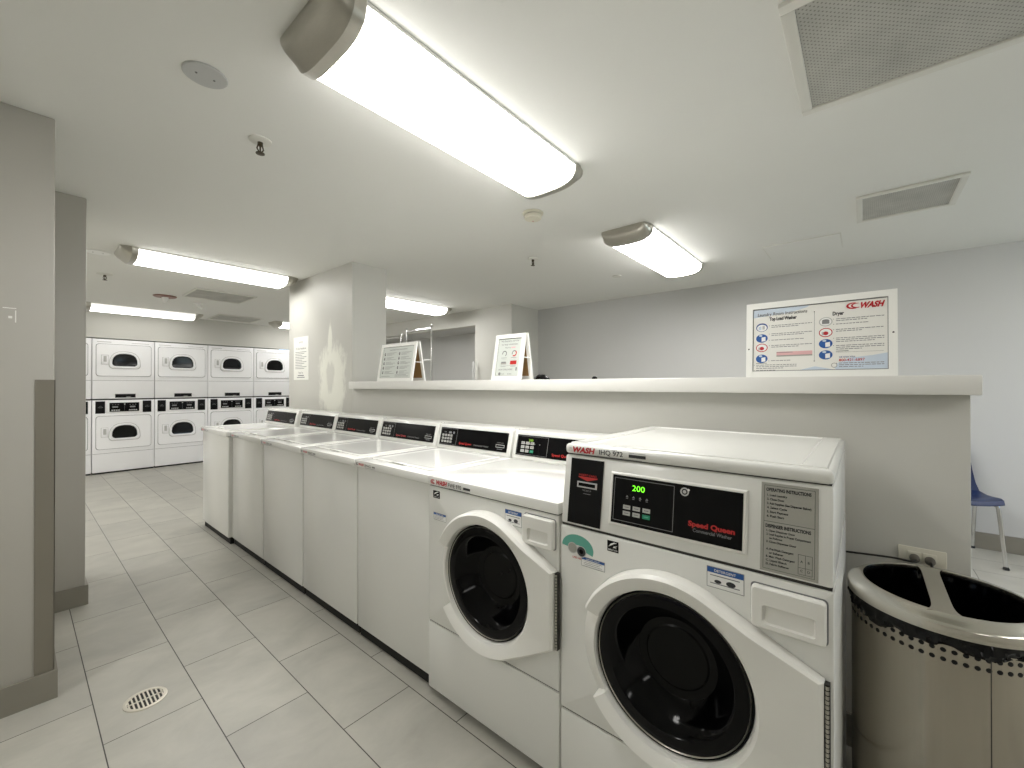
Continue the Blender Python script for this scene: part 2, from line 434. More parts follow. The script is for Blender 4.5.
def cover(x, y, r, label, m='ceilplate'):
    b = MB(); b.lathe([(r, -.0005), (r, -.004), (r-.003, -.006), (.001, -.0065)], (0, 0, 0), m, cap1=True)
    for s in (-1, 1): b.lathe([(.004, -.006), (.003, -.0085)], (s*r*.4, 0, 0), 'grey', seg=10, cap1=True)
    return tag(b.build('cover_plate', loc=(x, y, CEIL)), label, 'cover plate', 'blank ceiling plates')
cover(.428, 1.766, .066, 'round grey ceiling plate left of the nearest light')
cover(.437, 4.79, .075, 'pale round ceiling plate left of the light touching the column', 'white')
def sprinkler(x, y, label, plate='vent', R=.045):
    r = thing('sprinkler', label, 'sprinkler', (x, y, CEIL), group='ceiling sprinklers')
    b = MB(); b.lathe([(R, -.0005), (R, -.005), (.02, -.011)], (0, 0, 0), plate, seg=24, cap1=True); b.build('escutcheon', r)
    b = MB(); b.lathe([(.011, -.009), (.011, -.024), (.007, -.028)], (0, 0, 0), 'brass', seg=12, cap1=True)
    for s in (-1, 1): b.tube([(s*.009, 0, -.024), (s*.013, 0, -.04), (s*.003, 0, -.056)], .0032, 'brass', 6)
    b.tube([(0, 0, -.026), (0, 0, -.056)], .0034, 'brass', 6)
    b.lathe([(.004, -.055), (.018, -.058), (.018, -.061), (.002, -.063)], (0, 0, 0), 'brass', seg=16, cap1=True)
    b.build('sprinkler_head', r)
sprinkler(.70, 2.05, 'fire sprinkler hanging near the round grey plate')
sprinkler(2.86, 2.17, 'fire sprinkler below the smoke detector, over the half wall')
sprinkler(.567, 5.685, 'fire sprinkler on the left, beyond the column light', R=.06)
r = thing('fire_alarm', 'ceiling fire alarm with a wide reddish plate and pale domed head, over the dryer aisle', 'fire alarm', (1.18, 6.525, CEIL))
b = MB(); b.lathe([(.115, -.0005), (.115, -.008), (.106, -.014), (.03, -.016)], (0, 0, 0), 'escutcheon', cap1=True); b.build('base_plate', r)
b = MB(); b.lathe([(.034, -.015), (.034, -.05), (.028, -.07), (.014, -.081), (.001, -.084)], (0, 0, 0), 'white', seg=24, cap1=True); b.build('head', r)
r = thing('ceiling_sensor', 'small pale ceiling sensor right of the alarm with the reddish plate', 'sensor', (1.562, 6.745, CEIL))
b = MB(); b.lathe([(.05, -.0005), (.05, -.01), (.03, -.014)], (0, 0, 0), 'white', seg=24, cap1=True); b.build('base_plate', r)
b = MB(); b.tube([(-.02, .0, -.012), (0, 0, -.03), (.05, 0, -.062)], [.014, .022, .024], 'white', 16); b.build('sensor_barrel', r)
r = thing('smoke_detector', 'ivory round smoke detector at the end of the nearest light', 'smoke detector', (2.105, 1.597, CEIL))
b = MB(); b.lathe([(.066, -.0005), (.066, -.008), (.062, -.012), (.052, -.013)], (0, 0, 0), 'detector', cap1=True); b.build('base', r)
b = MB(); b.lathe([(.05, -.012), (.05, -.016)], (0, 0, 0), 'dark'); b.lathe([(.054, -.016), (.054, -.034), (.049, -.04), (.02, -.043), (.001, -.043)], (0, 0, 0), 'detector', cap1=True)
b.lathe([(.004, -.042), (.003, -.045)], (.02, .015, 0), 'red', seg=10, cap1=True); b.build('cover', r)
b = MB(); b.lathe([(.045, -.0005), (.045, -.006), (.04, -.009), (.001, -.01)], (0, 0, 0), 'vent', cap1=True)
tag(b.build('ceiling_disc', loc=(3.856, 1.876, CEIL)), 'small white ceiling disc left of the far room light', 'cover plate')

# floor drain
b = MB(); R = .066
b.lathe([(R+.003, .0002), (R+.003, .003), (R, .004), (R-.009, .004), (R-.010, .001)], (0, 0, 0), 'draingrate', seg=40)
b.lathe([(R-.009, .0012), (.001, .0012)], (0, 0, 0), 'seam', seg=40)
for k in range(-4, 5):
    y = k*.0128-.0; w = math.sqrt(max(0, (R-.008)**2-y*y))
    b.box(y-.0026, y+.0026, -w, w, .0012, .0035, 'draingrate')
b.box(-R+.008, R-.008, -.003, .003, .0012, .0035, 'draingrate')
tag(b.build('floor_drain', loc=(.345, 2.226, 0)), 'round slotted metal floor drain set in a floor tile', 'floor drain')

# ------------------------------------------------------------------ washers
X0 = 1.107
def keypad(b, a, c, w, h, cols=3, rows=2, last='green'):
    for i in range(cols):
        for j in range(rows):
            m = last if (i == cols-1 and j == 0) else 'key'
            aa = a+i*(w*1.32); cc = c+j*(h*1.45)
            b.rect(aa, aa+w, cc, cc+h, m, .0012)
            b.rect(aa+w*.2, aa+w*.8, cc+h*.4, cc+h*.6, 'grey' if m == 'key' else 'teal', .0016)
def swoosh(b, a, c, s, m='redd'):
    """two nested crescent marks before the brand lettering"""
    for k, q in ((0, 1.), (.55*s, .8)):
        pts = []
        for i in range(9):
            t = math.radians(75+i*27); pts.append((a+k+s*.8*q+s*.85*q*math.cos(t), c+s*.5+s*.5*q*math.sin(t)))
        for i in range(8, -1, -1):
            t = math.radians(75+i*27); pts.append((a+k+s*.98*q+s*.75*q*math.cos(t), c+s*.52+s*.36*q*math.sin(t)))
        for i in range(8): b.flat([pts[i], pts[i+1], pts[16-i], pts[17-i]], m, .0006)
def energy_mark(b, a0, a1, c0, c1):
    b.rect(a0, a1, c0, c1, 'blackmat', .0004)
    w, h = a1-a0, c1-c0
    b.flat([(a0+.12*w, c0+.42*h), (a0+.3*w, c0+.72*h), (a0+.62*w, c0+.9*h), (a0+.86*w, c0+.86*h), (a0+.6*w, c0+.76*h), (a0+.4*w, c0+.6*h)], 'white', .0007)
    b.flat([(a0+.5*w, c0+.36*h), (a0+.58*w, c0+.52*h), (a0+.9*w, c0+.62*h), (a0+.74*w, c0+.46*h), (a0+.84*w, c0+.34*h), (a0+.68*w, c0+.4*h)], 'white', .0007)
    b.text('ENERGY STAR', a0+.08*w, c0+.1*h, h*.14, 'white', width=w*.84)
def info_sticker(b, a0, a1, c0, c1, head='blue', title='CAUTION', pic=False):
    w, h = a1-a0, c1-c0
    b.rect(a0-.0015, a1+.0015, c0-.0015, c1+.0015, 'textgrey', .0002); b.rect(a0, a1, c0, c1, 'white', .0004); b.rect(a0, a1, c1-.27*h, c1, head, .0006)
    b.text(title, (a0+a1)/2, c1-.2*h, .13*h, 'white', width=w*.6, align='c', h=.0009)
    n = 3
    for i in range(n):
        y = c1-.42*h-i*.2*h
        if pic and i == n-2: continue
        b.rect(a0+.08*w, a1-(.1+.1*(i % 2))*w, y, y+.045*h, 'textgrey', .0007)
    if pic:
        b.disc(a0+.3*w, c0+.32*h, .1*w, 'dark', .0007, ry=.09*h); b.disc(a0+.66*w, c0+.34*h, .13*w, 'dark', .0007, ry=.13*h)

def make_feet(parent, w, d0, d1, zt):
    for y in (.05, w-.05):
        for x in (d0, d1):
            b = MB(); b.lathe([(.022, 0), (.022, .012), (.009, .014), (.009, zt)], (x, y, 0), 'foot', seg=16, cap0=True, cap1=True)
            b.build('leveling_foot', parent)

def console(parent, w, front='TL'):
    """tilted rear console; local coords, y=0 right end .. w left end, seen from the front"""
    ins = .012
    b = MB()
    P = [(.535, .894), (.527, .905), (.558, 1.036), (.568, 1.042), (.70, 1.042), (.70, .894)]
    b.prism(P, 'y', .004, w-.004, 'enamel', .006, 2)
    b.build('console', parent)
    # tilted face frame of reference
    p0 = V((.527, 0, .905)); p1 = V((.558, 0, 1.036)); v = (p1-p0).normalized(); n = V((-v.z, 0, v.x)); H = (p1-p0).length
    b = MB()
    F = (p0+V((0, w, 0))+n*.0012, V((0, -1, 0)), v, n); b.frame_(F)
    a0, a1, c0, c1 = .03, w-.03, .017, H-.016
    pts = [(a0, c0), (a1, c0), (a1, c1), (a0, c1)]
    o, u = F[0], F[1]
    b.rings([[o+u*a+v*c+n*h for a, c in pts] for h in (-.001, .002)], 'black', closed=True, cap1=True, smooth=False)
    F2 = (o+n*.002, u, v, n); b.frame_(F2)
    dv = a0+(.19 if front == 'FL' else .15)
    b.rect(a0+.004, a0+.0055, c0+.005, c1-.005, 'grey'); b.rect(dv, dv+.002, c0+.005, c1-.005, 'grey')
    b.rect(a0+.004, dv, c1-.0065, c1-.005, 'grey'); b.rect(a0+.004, dv, c0+.005, c0+.0065, 'grey')
    if front == 'FL':
        b.text('200', a0+.075, c1-.03, .012, 'led2', width=.026, bold=0)
        for i in range(4): b.rect(a0+.05+i*.03, a0+.056+i*.03, c1-.044, c1-.04, 'textgrey')
        keypad(b, a0+.03, c0+.016, .022, .0135, 3, 3)
    else:
        b.text('min', a0+.035, c1-.03, .009, 'textgrey'); b.rect(a0+.075, a0+.1, c1-.034, c1-.022, 'textgrey'); b.disc(a0+.12, c1-.028, .008, 'textgrey')
        keypad(b, a0+.018, c0+.014, .019, .0125, 4, 3, 'key')
    x = dv+.03
    b.text('Speed Queen', x, c0+.014, .0125, 'red', width=.105); b.text('Commercial Washer', x+.125, c0+.014, .009, 'grey', width=.12)
    ca = a1-.05
    if front == 'TL':
        b.rect(ca-.032, ca+.032, c0+.022, c0+.038, 'lgrey'); b.rect(ca-.029, ca+.029, c0+.025, c0+.035, 'blackmat', .0008)
        b.text('INSERT CARD', ca, c0+.044, .006, 'grey', width=.05, align='c'); b.rect(ca-.02, ca+.02, c0+.012, c0+.015, 'textgrey')
    b.build('control_panel', parent)
    for y in (.012, w-.012):
        b = MB(); b.lathe([(.004, .0), (.003, .0018)], (.585, y, 1.042), 'grey', seg=8, cap1=True); b.build('screw', parent)

def make_top_loader(w, label, model='SWNNC2'):
    r = thing('top_load_washer', label, 'washing machine', group='top load washers in the row')
    b = MB(); b.box(.018, .70, .004, w-.003, .052, .858, 'enamel', .006); b.box(.034, .06, .006, w-.006, .0005, .056, 'toe_shade'); b.build('cabinet', r)  # low front strip painted dark in place of the contact shadow
    make_feet(r, w, .12, .62, .052)
    b = MB(); b.box(.0, .545, .0015, w-.0015, .861, .898, 'deck', .0045, 2)
    b.box(.02, .54, .006, w-.006, .857, .862, 'seam'); b.build('top_deck', r)
    # lid: a shallow framed panel with a dished middle and a front finger lip
    b = MB()
    y0, y1, x0, x1 = .045, w-.045, .06, .515
    def rr(inset, z, rad=.03):
        pts = []
        for cx, cy, s in ((x0+inset+rad, y0+inset+rad, PI), (x1-inset-rad, y0+inset+rad, 1.5*PI), (x1-inset-rad, y1-inset-rad, 0), (x0+inset+rad, y1-inset-rad, .5*PI)):
            for k in range(6):
                t = s+k*PI/10; pts.append((cx+rad*math.cos(t), cy+rad*math.sin(t), z))
        return pts
    b.rings([rr(-.004, .8968), rr(-.004, .8985)], 'lgrey')
    b.rings([rr(0, .897), rr(0, .901), rr(.004, .903), rr(.03, .903), rr(.036, .9015), rr(.05, .901)], 'deck', cap1=True)
    b.prism([(x0-.008, w/2-.05), (x0+.014, w/2-.05), (x0+.014, w/2+.05), (x0-.008, w/2+.05)], 'z', .901, .908, 'deck', .003)
    b.build('lid', r)
    console(r, w)
    b = MB(); b.frame_(FX(-.0004, w, .861))
    swoosh(b, .02, .011, .013, 'dark'); b.text('WASH', .042, .011, .0125, 'redd', width=.052, slant=.25, bold=.03); b.text(model, .104, .011, .012, 'dark', width=.06)
    b.rect(.172, .2, .012, .02, 'grey'); b.rect(.105, .2, .005, .007, 'textgrey'); b.build('brand_lettering', r)
    return r

R_I = .201; R_O = .252
def holed_cabinet(parent, w, d, z0, z1, yc, zc, r_h):
    """cabinet box whose front sheet has a round opening leading to a dark tub"""
    n = 96
    ts = sorted([2*PI*k/n for k in range(n)]+[math.atan2(z-zc, y-yc) % (2*PI) for y in (0, w) for z in (z0, z1)])
    def rect(x, ins):
        out = []
        for t in ts:
            c, q = math.cos(t), math.sin(t); ks = []
            if abs(c) > 1e-9: ks.append(((w-ins-yc) if c > 0 else (ins-yc))/c)
            if abs(q) > 1e-9: ks.append(((z1-ins-zc) if q > 0 else (z0+ins-zc))/q)
            k = min(ks); out.append((x, yc+k*c, zc+k*q))
        return out
    circ = lambda x, r: [(x, yc+r*math.cos(t), zc+r*math.sin(t)) for t in ts]
    b = MB()
    b.rings([rect(d, 0), rect(.006, 0), rect(.002, .002), rect(0, .006), circ(0, r_h), circ(.03, r_h)], 'enamel', cap0=True)
    b.rings([circ(.03, r_h), circ(.14, r_h), circ(.145, .01)], 'void', cap1=True)
    return b.build('cabinet', parent)
def door(parent, yc, zc, yr, depth=.048):
    """front-load door: round ring with a flat flange running to the hinge side (y = yr) and a cut-away grip opposite"""
    r_o, r_i = R_O, R_I
    hy, hz = yr-yc, .122          # hinge corner relative to centre
    def R(t):                     # star-shaped outline: circle joined to the hinge edge by straight tangents
        c, q = math.cos(t), math.sin(t); best = r_o
        for sg in (1, -1):
            d = math.hypot(hy, hz); al = math.atan2(sg*hz, hy); be = math.acos(r_o/d)
            ta = al-be if sg > 0 else al+be
            tx, tz = r_o*math.cos(ta), r_o*math.sin(ta); ex, ez = hy-tx, sg*hz-tz; den = c*ez-q*ex
            if abs(den) > 1e-9:
                k = (tx*ez-tz*ex)/den; f = ((c*k-tx)*ex+(q*k-tz)*ez)/(ex*ex+ez*ez)
                if k > 0 and -1e-6 <= f <= 1+1e-6: best = max(best, k)
        if c*hy > 0:
            k = hy/c
            if abs(q*k) <= hz+1e-6: best = max(best, k)
        return best
    G0, G1 = math.radians(-36), math.radians(24)      # the grip, between these directions (0 = away from the hinge)
    extra = [math.atan2(hz, hy) % (2*PI), math.atan2(-hz, hy) % (2*PI), (G0-.004) % (2*PI), (G0+.012) % (2*PI), G1+.004, G1-.012]
    ts = sorted([2*PI*k/144 for k in range(144)]+extra)
    rings = []
    for kind in range(8):
        ring = []
        for t in ts:
            Ro = R(t); tt = (t+PI) % (2*PI)-PI
            X = -depth*(1-.42*max(0, min(1, (-Ro*math.cos(t)-.2)/.13)))       # the flange thins towards the hinge
            X0_ = -depth
            rad, x = [(Ro, -.0012), (Ro-.002, X*.8), (Ro-.010, X), (r_i+.013, X0_*.86), (r_i+.006, X0_*.74), (r_i+.001, X0_*.40), (r_i-.001, -.004), (r_i-.002, .022)][kind]
            if G0 < tt < G1:
                rad, x = [(Ro-.001, -.0012), (Ro-.004, -.004), (Ro-.010, -.007), (r_i+.013, X0_*.5), (r_i+.006, X0_*.56), (r_i+.001, X0_*.34), (r_i-.001, -.004), (r_i-.002, .022)][kind]
            ring.append((x, yc+rad*math.cos(t), zc+rad*math.sin(t)))
        rings.append(ring)
    b = MB(); b.rings(rings, 'plastic'); d = b.build('door', parent)
    b = MB(); gx = -.019
    b.lathe([(r_i-.0005, gx+.004), (r_i-.003, gx-.001), (r_i-.005, gx+.003)], (0, yc, zc), 'blackmat', 'x', 72)
    b.lathe([(r_i-.005, gx+.003), (r_i-.007, gx-.001), (r_i-.009, gx+.002)], (0, yc, zc), 'nickel', 'x', 72)
    b.build('trim_ring', d)
    b = MB()
    b.lathe([(r_i-.009, gx+.002), (r_i-.014, gx), (r_i-.040, gx+.001), (r_i-.048, gx+.008), (.138, .015), (.118, .045), (.105, .056)], (0, yc, zc), 'glass', 'x', 72)
    b.lathe([(.105, .056), (.085, .060), (.08, .057), (.001, .060)], (0, yc, zc), 'glass2', 'x', 72)
    b.build('door_glass', d)
    b = MB(); b.box(-.016, -.0012, yr-.009, yr+.003, zc-.122, zc+.118, 'seam')
    for k in range(24): b.lathe([(.0036, 0), (.0036, .0078)], (-.016, yr-.004, zc-.12+k*.0099), 'nickel', seg=8)
    b.build('hinge', d)
    return d
def drawer(parent, y0, y1, z0, z1):
    """detergent drawer front with a real scooped finger pocket"""
    def rr(x, a0, a1, c0, c1, rad):
        pts = []
        for cy, cz, t0 in ((a0+rad, c0+rad, PI), (a1-rad, c0+rad, 1.5*PI), (a1-rad, c1-rad, 0), (a0+rad, c1-rad, .5*PI)):
            for k in range(5):
                t = t0+k*PI/8; xx = x(cz+rad*math.sin(t)) if callable(x) else x
                pts.append((xx, cy+rad*math.cos(t), cz+rad*math.sin(t)))
        return pts
    ry0, ry1, rz0, rz1 = y0+.018, y1-.022, z0+.012, z0+.054
    b = MB()
    b.rings([rr(-.0006, y0-.003, y1+.003, z0-.003, z1+.003, .009), rr(-.0014, y0-.003, y1+.003, z0-.003, z1+.003, .009)], 'textgrey', cap1=True)
    b.rings([rr(-.001, y0, y1, z0, z1, .008), rr(-.016, y0, y1, z0, z1, .008), rr(-.019, y0+.003, y1-.003, z0+.003, z1-.003, .007),
             rr(-.019, ry0, ry1, rz0, rz1, .006)], 'plastic')
    b.build('detergent_drawer', parent)
    deep = lambda z: -.017+.0145*max(0, min(1, (z-rz0)/(rz1-rz0)))**.6
    b = MB()
    b.rings([rr(-.019, ry0, ry1, rz0, rz1, .006), rr(deep, ry0+.004, ry1-.004, rz0+.003, rz1-.0015, .005)], 'plastic', cap1=True)
    return b.build('drawer_pull', parent)

# low front loader with the plain white top (y 0 = right end, world y .735)
W = .645
FLy = .737
fl = thing('front_load_washer', 'low front load washer with a glossy flat top, directly left of the tallest washer', 'washing machine', (X0, FLy, 0), group='front load washers')
holed_cabinet(fl, W, .70, .302, .857, W-.342, .564, R_I+.001)
b = MB(); b.box(.0, .70, 0, W, .028, .2985, 'enamel', .005); b.box(.006, .69, .004, W-.004, .295, .306, 'seam'); b.build('kick_panel', fl)
make_feet(fl, W, .12, .62, .03)
b = MB(); b.box(.03, .055, .006, W-.006, .0005, .032, 'toe_shade'); b.build('toe_shade_strip', fl)  # dark strip put in for the shadow under the low washer
b = MB(); b.box(-.004, .545, -.001, W+.001, .861, .899, 'deck', .005, 2); b.box(.006, .54, .005, W-.005, .855, .862, 'seam'); b.build('top_panel', fl)
console(fl, W, 'FL')
door(fl, W-.342, .564, .004)
# door right edge: nudge drawer, stickers
drawer(fl, .012, .135, .748, .842)
b = MB(); b.frame_(FX(-.0044, W, .861)); swoosh(b, .02, .008, .018); b.text('WASH', .05, .009, .017, 'redd', width=.066, slant=.25, bold=.05); b.text('FWE 970', .126, .009, .015, 'dark', width=.075)
b.rect(.212, .25, .011, .02, 'dark'); b.rect(.13, .25, .002, .004, 'textgrey'); b.build('brand_lettering', fl)
b = MB(); b.frame_(FX(-.0002, W, 0)); energy_mark(b, .03, .072, .812, .842); b.build('efficiency_sticker', fl)['label'] = 'small black efficiency sticker'
b = MB(); b.frame_(FX(-.0002, W, 0)); info_sticker(b, .034, .108, .726, .752, title='NOTICE'); b.build('notice_sticker', fl)['label'] = 'small blue and white sticker'
b = MB(); b.frame_(FX(-.0002, W, 0)); info_sticker(b, .422, .494, .789, .838, title='DETERGENT', pic=True); b.build('detergent_sticker', fl)['label'] = 'blue topped sticker beside the drawer'

# tall front loader with the upright control panel
W2 = .684; By = .047
bg = thing('front_load_washer', 'nearest and tallest front load washer with green 200 display on its black control panel', 'washing machine', (X0, By, 0), group='front load washers')
holed_cabinet(bg, W2, .72, .265, .835, W2-.339, .529, R_I+.001)
b = MB(); b.box(0, .72, 0, W2, .028, .261, 'enamel', .006); b.box(.006, .70, .004, W2-.004, .258, .268, 'seam'); b.build('kick_panel', bg)
make_feet(bg, W2, .12, .64, .03)
b = MB(); b.box(.03, .055, .006, W2-.006, .0005, .032, 'toe_shade'); b.build('toe_shade_strip', bg)  # painted shade below the tall washer
# console block with a leaning face
KX = .030; Z0, Z1 = .841, 1.052
b = MB(); b.prism([(0.001, Z0), (KX, Z1), (.72, Z1), (.72, Z0)], 'y', .001, W2-.001, 'enamel', .007)
b.box(.006, .71, .004, W2-.004, .832, .844, 'seam'); b.build('console', bg)
b = MB(); b.box(KX-.004, .725, 0, W2, 1.0545, 1.087, 'enamel', .012, 3)
b.box(KX+.008, .71, .006, W2-.006, 1.048, 1.058, 'seam')
def fr(x0, x1, y0, y1, z): return [(x0, y0, z), (x1, y0, z), (x1, y1, z), (x0, y1, z)]
b.rings([fr(KX+.012, .712, .012, W2-.012, 1.0865), fr(KX+.015, .709, .015, W2-.015, 1.0905), fr(KX+.03, .695, .06, W2-.06, 1.0905), fr(KX+.034, .69, .064, W2-.064, 1.0875)], 'enamel', cap1=True)
b.build('top_panel', bg)
p0 = V((.001, 0, Z0)); p1 = V((KX, 0, Z1)); v = (p1-p0).normalized(); n = V((-v.z, 0, v.x)); u = V((0, -1, 0))
CF = (p0+V((0, W2, 0))+n*.0004, u, v, n)
def slab(b, a0, a1, c0, c1, h0, h1, m, F=CF, bev=0):
    o, uu, vv, nn = F; pts = [(a0, c0), (a1, c0), (a1, c1), (a0, c1)]
    rs = [[o+uu*a+vv*c+nn*h0 for a, c in pts], [o+uu*a+vv*c+nn*(h1-bev) for a, c in pts]]
    if bev:
        q = [(a0+bev, c0+bev), (a1-bev, c0+bev), (a1-bev, c1-bev), (a0+bev, c1-bev)]
        rs.append([o+uu*a+vv*c+nn*h1 for a, c in q])
    b.rings(rs, m, cap1=True, smooth=False)
def up(F, h): return (F[0]+F[3]*h, F[1], F[2], F[3])
ZB = lambda z: (z-Z0)/(Z1-Z0)*(p1-p0).length
# card reader
b = MB(); ca, cb = .026, .137
slab(b, ca, cb, .008, .204, 0, .004, 'blackmat', bev=.001); b.frame_(up(CF, .004))
slab(b, ca+.028, cb-.016, .118, .136, .004, .0065, 'lgrey'); b.frame_(up(CF, .0065)); b.rect(ca+.033, cb-.021, .122, .132, 'black')
b.frame_(up(CF, .004)); b.flat([(ca+.03, .148), (ca+.062, .139), (cb-.016, .148), (cb-.016, .151), (ca+.03, .151)], 'red')
b.text('INSERT CARD', (ca+cb)/2+.006, .153, .006, 'red', width=.06, align='c'); b.text('THIS SIDE UP', (ca+cb)/2+.006, .108, .005, 'grey', width=.03, align='c'); b.rect(ca+.05, ca+.075, .1, .1015, 'textgrey')
b.build('card_reader', bg)
# framed control panel
b = MB(); fa, fb, fc, fd = .164, .520, .030, .180
slab(b, fa, fb, fc, fd, 0, .007, 'plastic', bev=.004); b.build('control_frame', bg)
b = MB(); ka, kb, kc, kd = fa+.009, fb-.009, fc+.008, fd-.008
slab(b, ka, kb, kc, kd, .004, .0078, 'black'); b.frame_(up(CF, .0078))
dv = ka+.176
for q in ((ka+.006, ka+.0075, kc+.008, kd-.007), (dv-.0015, dv, kc+.008, kd-.007), (ka+.006, dv, kd-.0085, kd-.007), (ka+.006, dv, kc+.008, kc+.0095)): b.rect(*q, 'grey')
b.text('200', ka+.060, kd-.038, .016, 'led', width=.036, bold=0)
for i in range(4):
    b.flat([(ka+.046+i*.019, kd-.052), (ka+.05+i*.019, kd-.058), (ka+.042+i*.019, kd-.058)], 'textgrey'); b.rect(ka+.043+i*.019, ka+.049+i*.019, kd-.062, kd-.0605, 'textgrey')
keypad(b, ka+.036, kc+.026, .0215, .0115, 3, 2)
b.disc(dv+.026, kd-.018, .011, 'lgrey'); b.disc(dv+.026, kd-.018, .0075, 'blackmat', .0008); b.disc(dv+.026, kd-.018, .0045, 'lgrey', .0011); b.disc(dv+.036, kd-.012, .003, 'white', .0011)
b.text('Speed Queen', kb-.016, kc+.034, .0125, 'red', width=.108, align='r', bold=.04); b.text('Commercial Washer', kb-.022, kc+.021, .0085, 'grey', width=.09, align='r')
b.build('control_panel', bg)
# instruction plate
b = MB(); ia, ib, ic, idd = .547, .656, .006, .205
slab(b, ia, ib, ic, idd, 0, .002, 'plate', bev=.0008); b.frame_(up(CF, .002))
m_ = .006
for q in ((ia+m_, ia+m_+.0007, ic+m_, idd-m_), (ib-m_-.0007, ib-m_, ic+m_, idd-m_), (ia+m_, ib-m_, ic+m_, ic+m_+.0007), (ia+m_, ib-m_, idd-m_-.0007, idd-m_), (ia+m_, ib-m_, .117, .1177)): b.rect(*q, 'dark')
b.text('OPERATING INSTRUCTIONS', ia+.010, .186, .0075, 'dark', width=.086, bold=.035)
for i, s in enumerate(('1. Load Laundry', '2. Close Door', '3. Add Supplies (See Dispenser Below)', '4. Select Cycle', '5. Start Payment', '6. Push Start')):
    b.text(s, ia+.012, .175-i*.0095, .0048, 'dark', width=min(.084, .0026*len(s)), bold=.03)
b.text('DISPENSER INSTRUCTIONS', ia+.010, .104, .0075, 'dark', width=.086, bold=.035)
for i, s in enumerate(('1. Open Dispenser Door', '2. Load Supplies In Proper Compartment', '    as Follows', '3. Close Dispenser Door', '', 'A. Pre-Wash Detergent', '    or Softener', 'B. Main Wash Detergent', 'C. Liquid Bleach', 'D. Fabric Softener')):
    if s: b.text(s.strip(), ia+.012+(.006 if s.startswith(' ') else 0), .095-i*.0082, .0045, 'dark', width=min(.084, .0025*len(s.strip())), bold=.03)
gx0, gx1, gz0, gz1 = ib-.036, ib-.01, ic+.01, ic+.052
for q in ((gx0, gx0+.0007, gz0, gz1), (gx1-.0007, gx1, gz0, gz1), ((gx0+gx1)/2, (gx0+gx1)/2+.0007, gz0, gz1), (gx0, gx1, gz0, gz0+.0007), (gx0, gx1, gz1-.0007, gz1), (gx0, gx1, gz0+.014, gz0+.0147)): b.rect(*q, 'dark')
for s, gx, gz in (('A', .25, .6), ('B', .75, .6), ('C', .25, .14), ('D', .75, .14)): b.text(s, gx0+gx*.026, gz0+gz*.042, .005, 'dark', align='c')
b.build('instruction_plate', bg)
# brand strip
b = MB(); b.frame_(FX(KX-.0042, W2, 1.0545))
b.rect(.018, .025, .018, .0195, 'textgrey'); b.text('WASH', .026, .008, .0165, 'redd', width=.078, slant=.25, bold=.05); b.text('IHQ 972', .122, .009, .0145, 'dark', width=.076)
b.rect(.216, .266, .0095, .0185, 'dark'); b.rect(.216, .266, .022, .0232, 'textgrey'); b.rect(.115, .255, .003, .0042, 'textgrey'); b.rect(.165, .18, .0255, .0265, 'textgrey')
b.build('brand_lettering', bg)
door(bg, W2-.339, .529, .016)
drawer(bg, .013, .152, .722, .814)
b = MB(); b.frame_(FX(-.0002, W2, 0))
b.flat([(.062+.055*math.cos(t), .775+.04*math.sin(t)) for t in [math.radians(a) for a in range(-20, 181, 10)]]+[(.062+.03*math.cos(t), .772+.012*math.sin(t)) for t in [math.radians(a) for a in range(180, -21, -20)]], 'teal')
b.disc(.045, .772, .017, 'lgrey', .0008); b.disc(.045, .772, .0145, 'plate', .001); b.disc(.076, .767, .017, 'lgrey', .0008); b.disc(.076, .767, .0145, 'dark', .001); b.disc(.076, .767, .007, 'black', .0012)
b.text('USE HE', .06, .742, .006, 'red', width=.03, align='c')
b.build('detergent_guide_sticker', bg)['label'] = 'round teal sticker with two small pictures'
b = MB(); b.frame_(FX(-.0002, W2, 0)); energy_mark(b, .162, .197, .793, .824); b.build('efficiency_sticker', bg)['label'] = 'small black efficiency sticker'
b = MB(); b.frame_(FX(-.0002, W2, 0)); info_sticker(b, .078, .153, .728, .753, title='IMPORTANT'); b.build('notice_sticker', bg)['label'] = 'small blue and white sticker under the teal one'
b = MB(); b.frame_(FX(-.0002, W2, 0)); info_sticker(b, .434, .514, .776, .824, title='DETERGENT', pic=True); b.build('detergent_sticker', bg)['label'] = 'blue topped sticker beside the drawer'

# five top loaders
TLW = .62
tl = make_top_loader(TLW, '')
spots = [(1.386, 1.972, X0+.0, 'top load washer next to the low front loader, nearest of the top loaders'),
         (1.974, 2.596, X0, 'second top load washer from the low front loader'),
         (2.598, 3.222, X0-.002, 'middle top load washer of the five'),
         (3.224, 3.866, X0-.002, 'top load washer second from the far end of the row'),
         (3.872, 4.58, X0-.026, 'top load washer at the far end of the row, front set slightly forward')]
for i, (y0, y1, x, lb) in enumerate(spots):
    o = tl if i == 0 else copy_tree(tl)
    o.location = (x, y0, 0); o.scale = (1, (y1-y0)/TLW, 1); o['label'] = lb

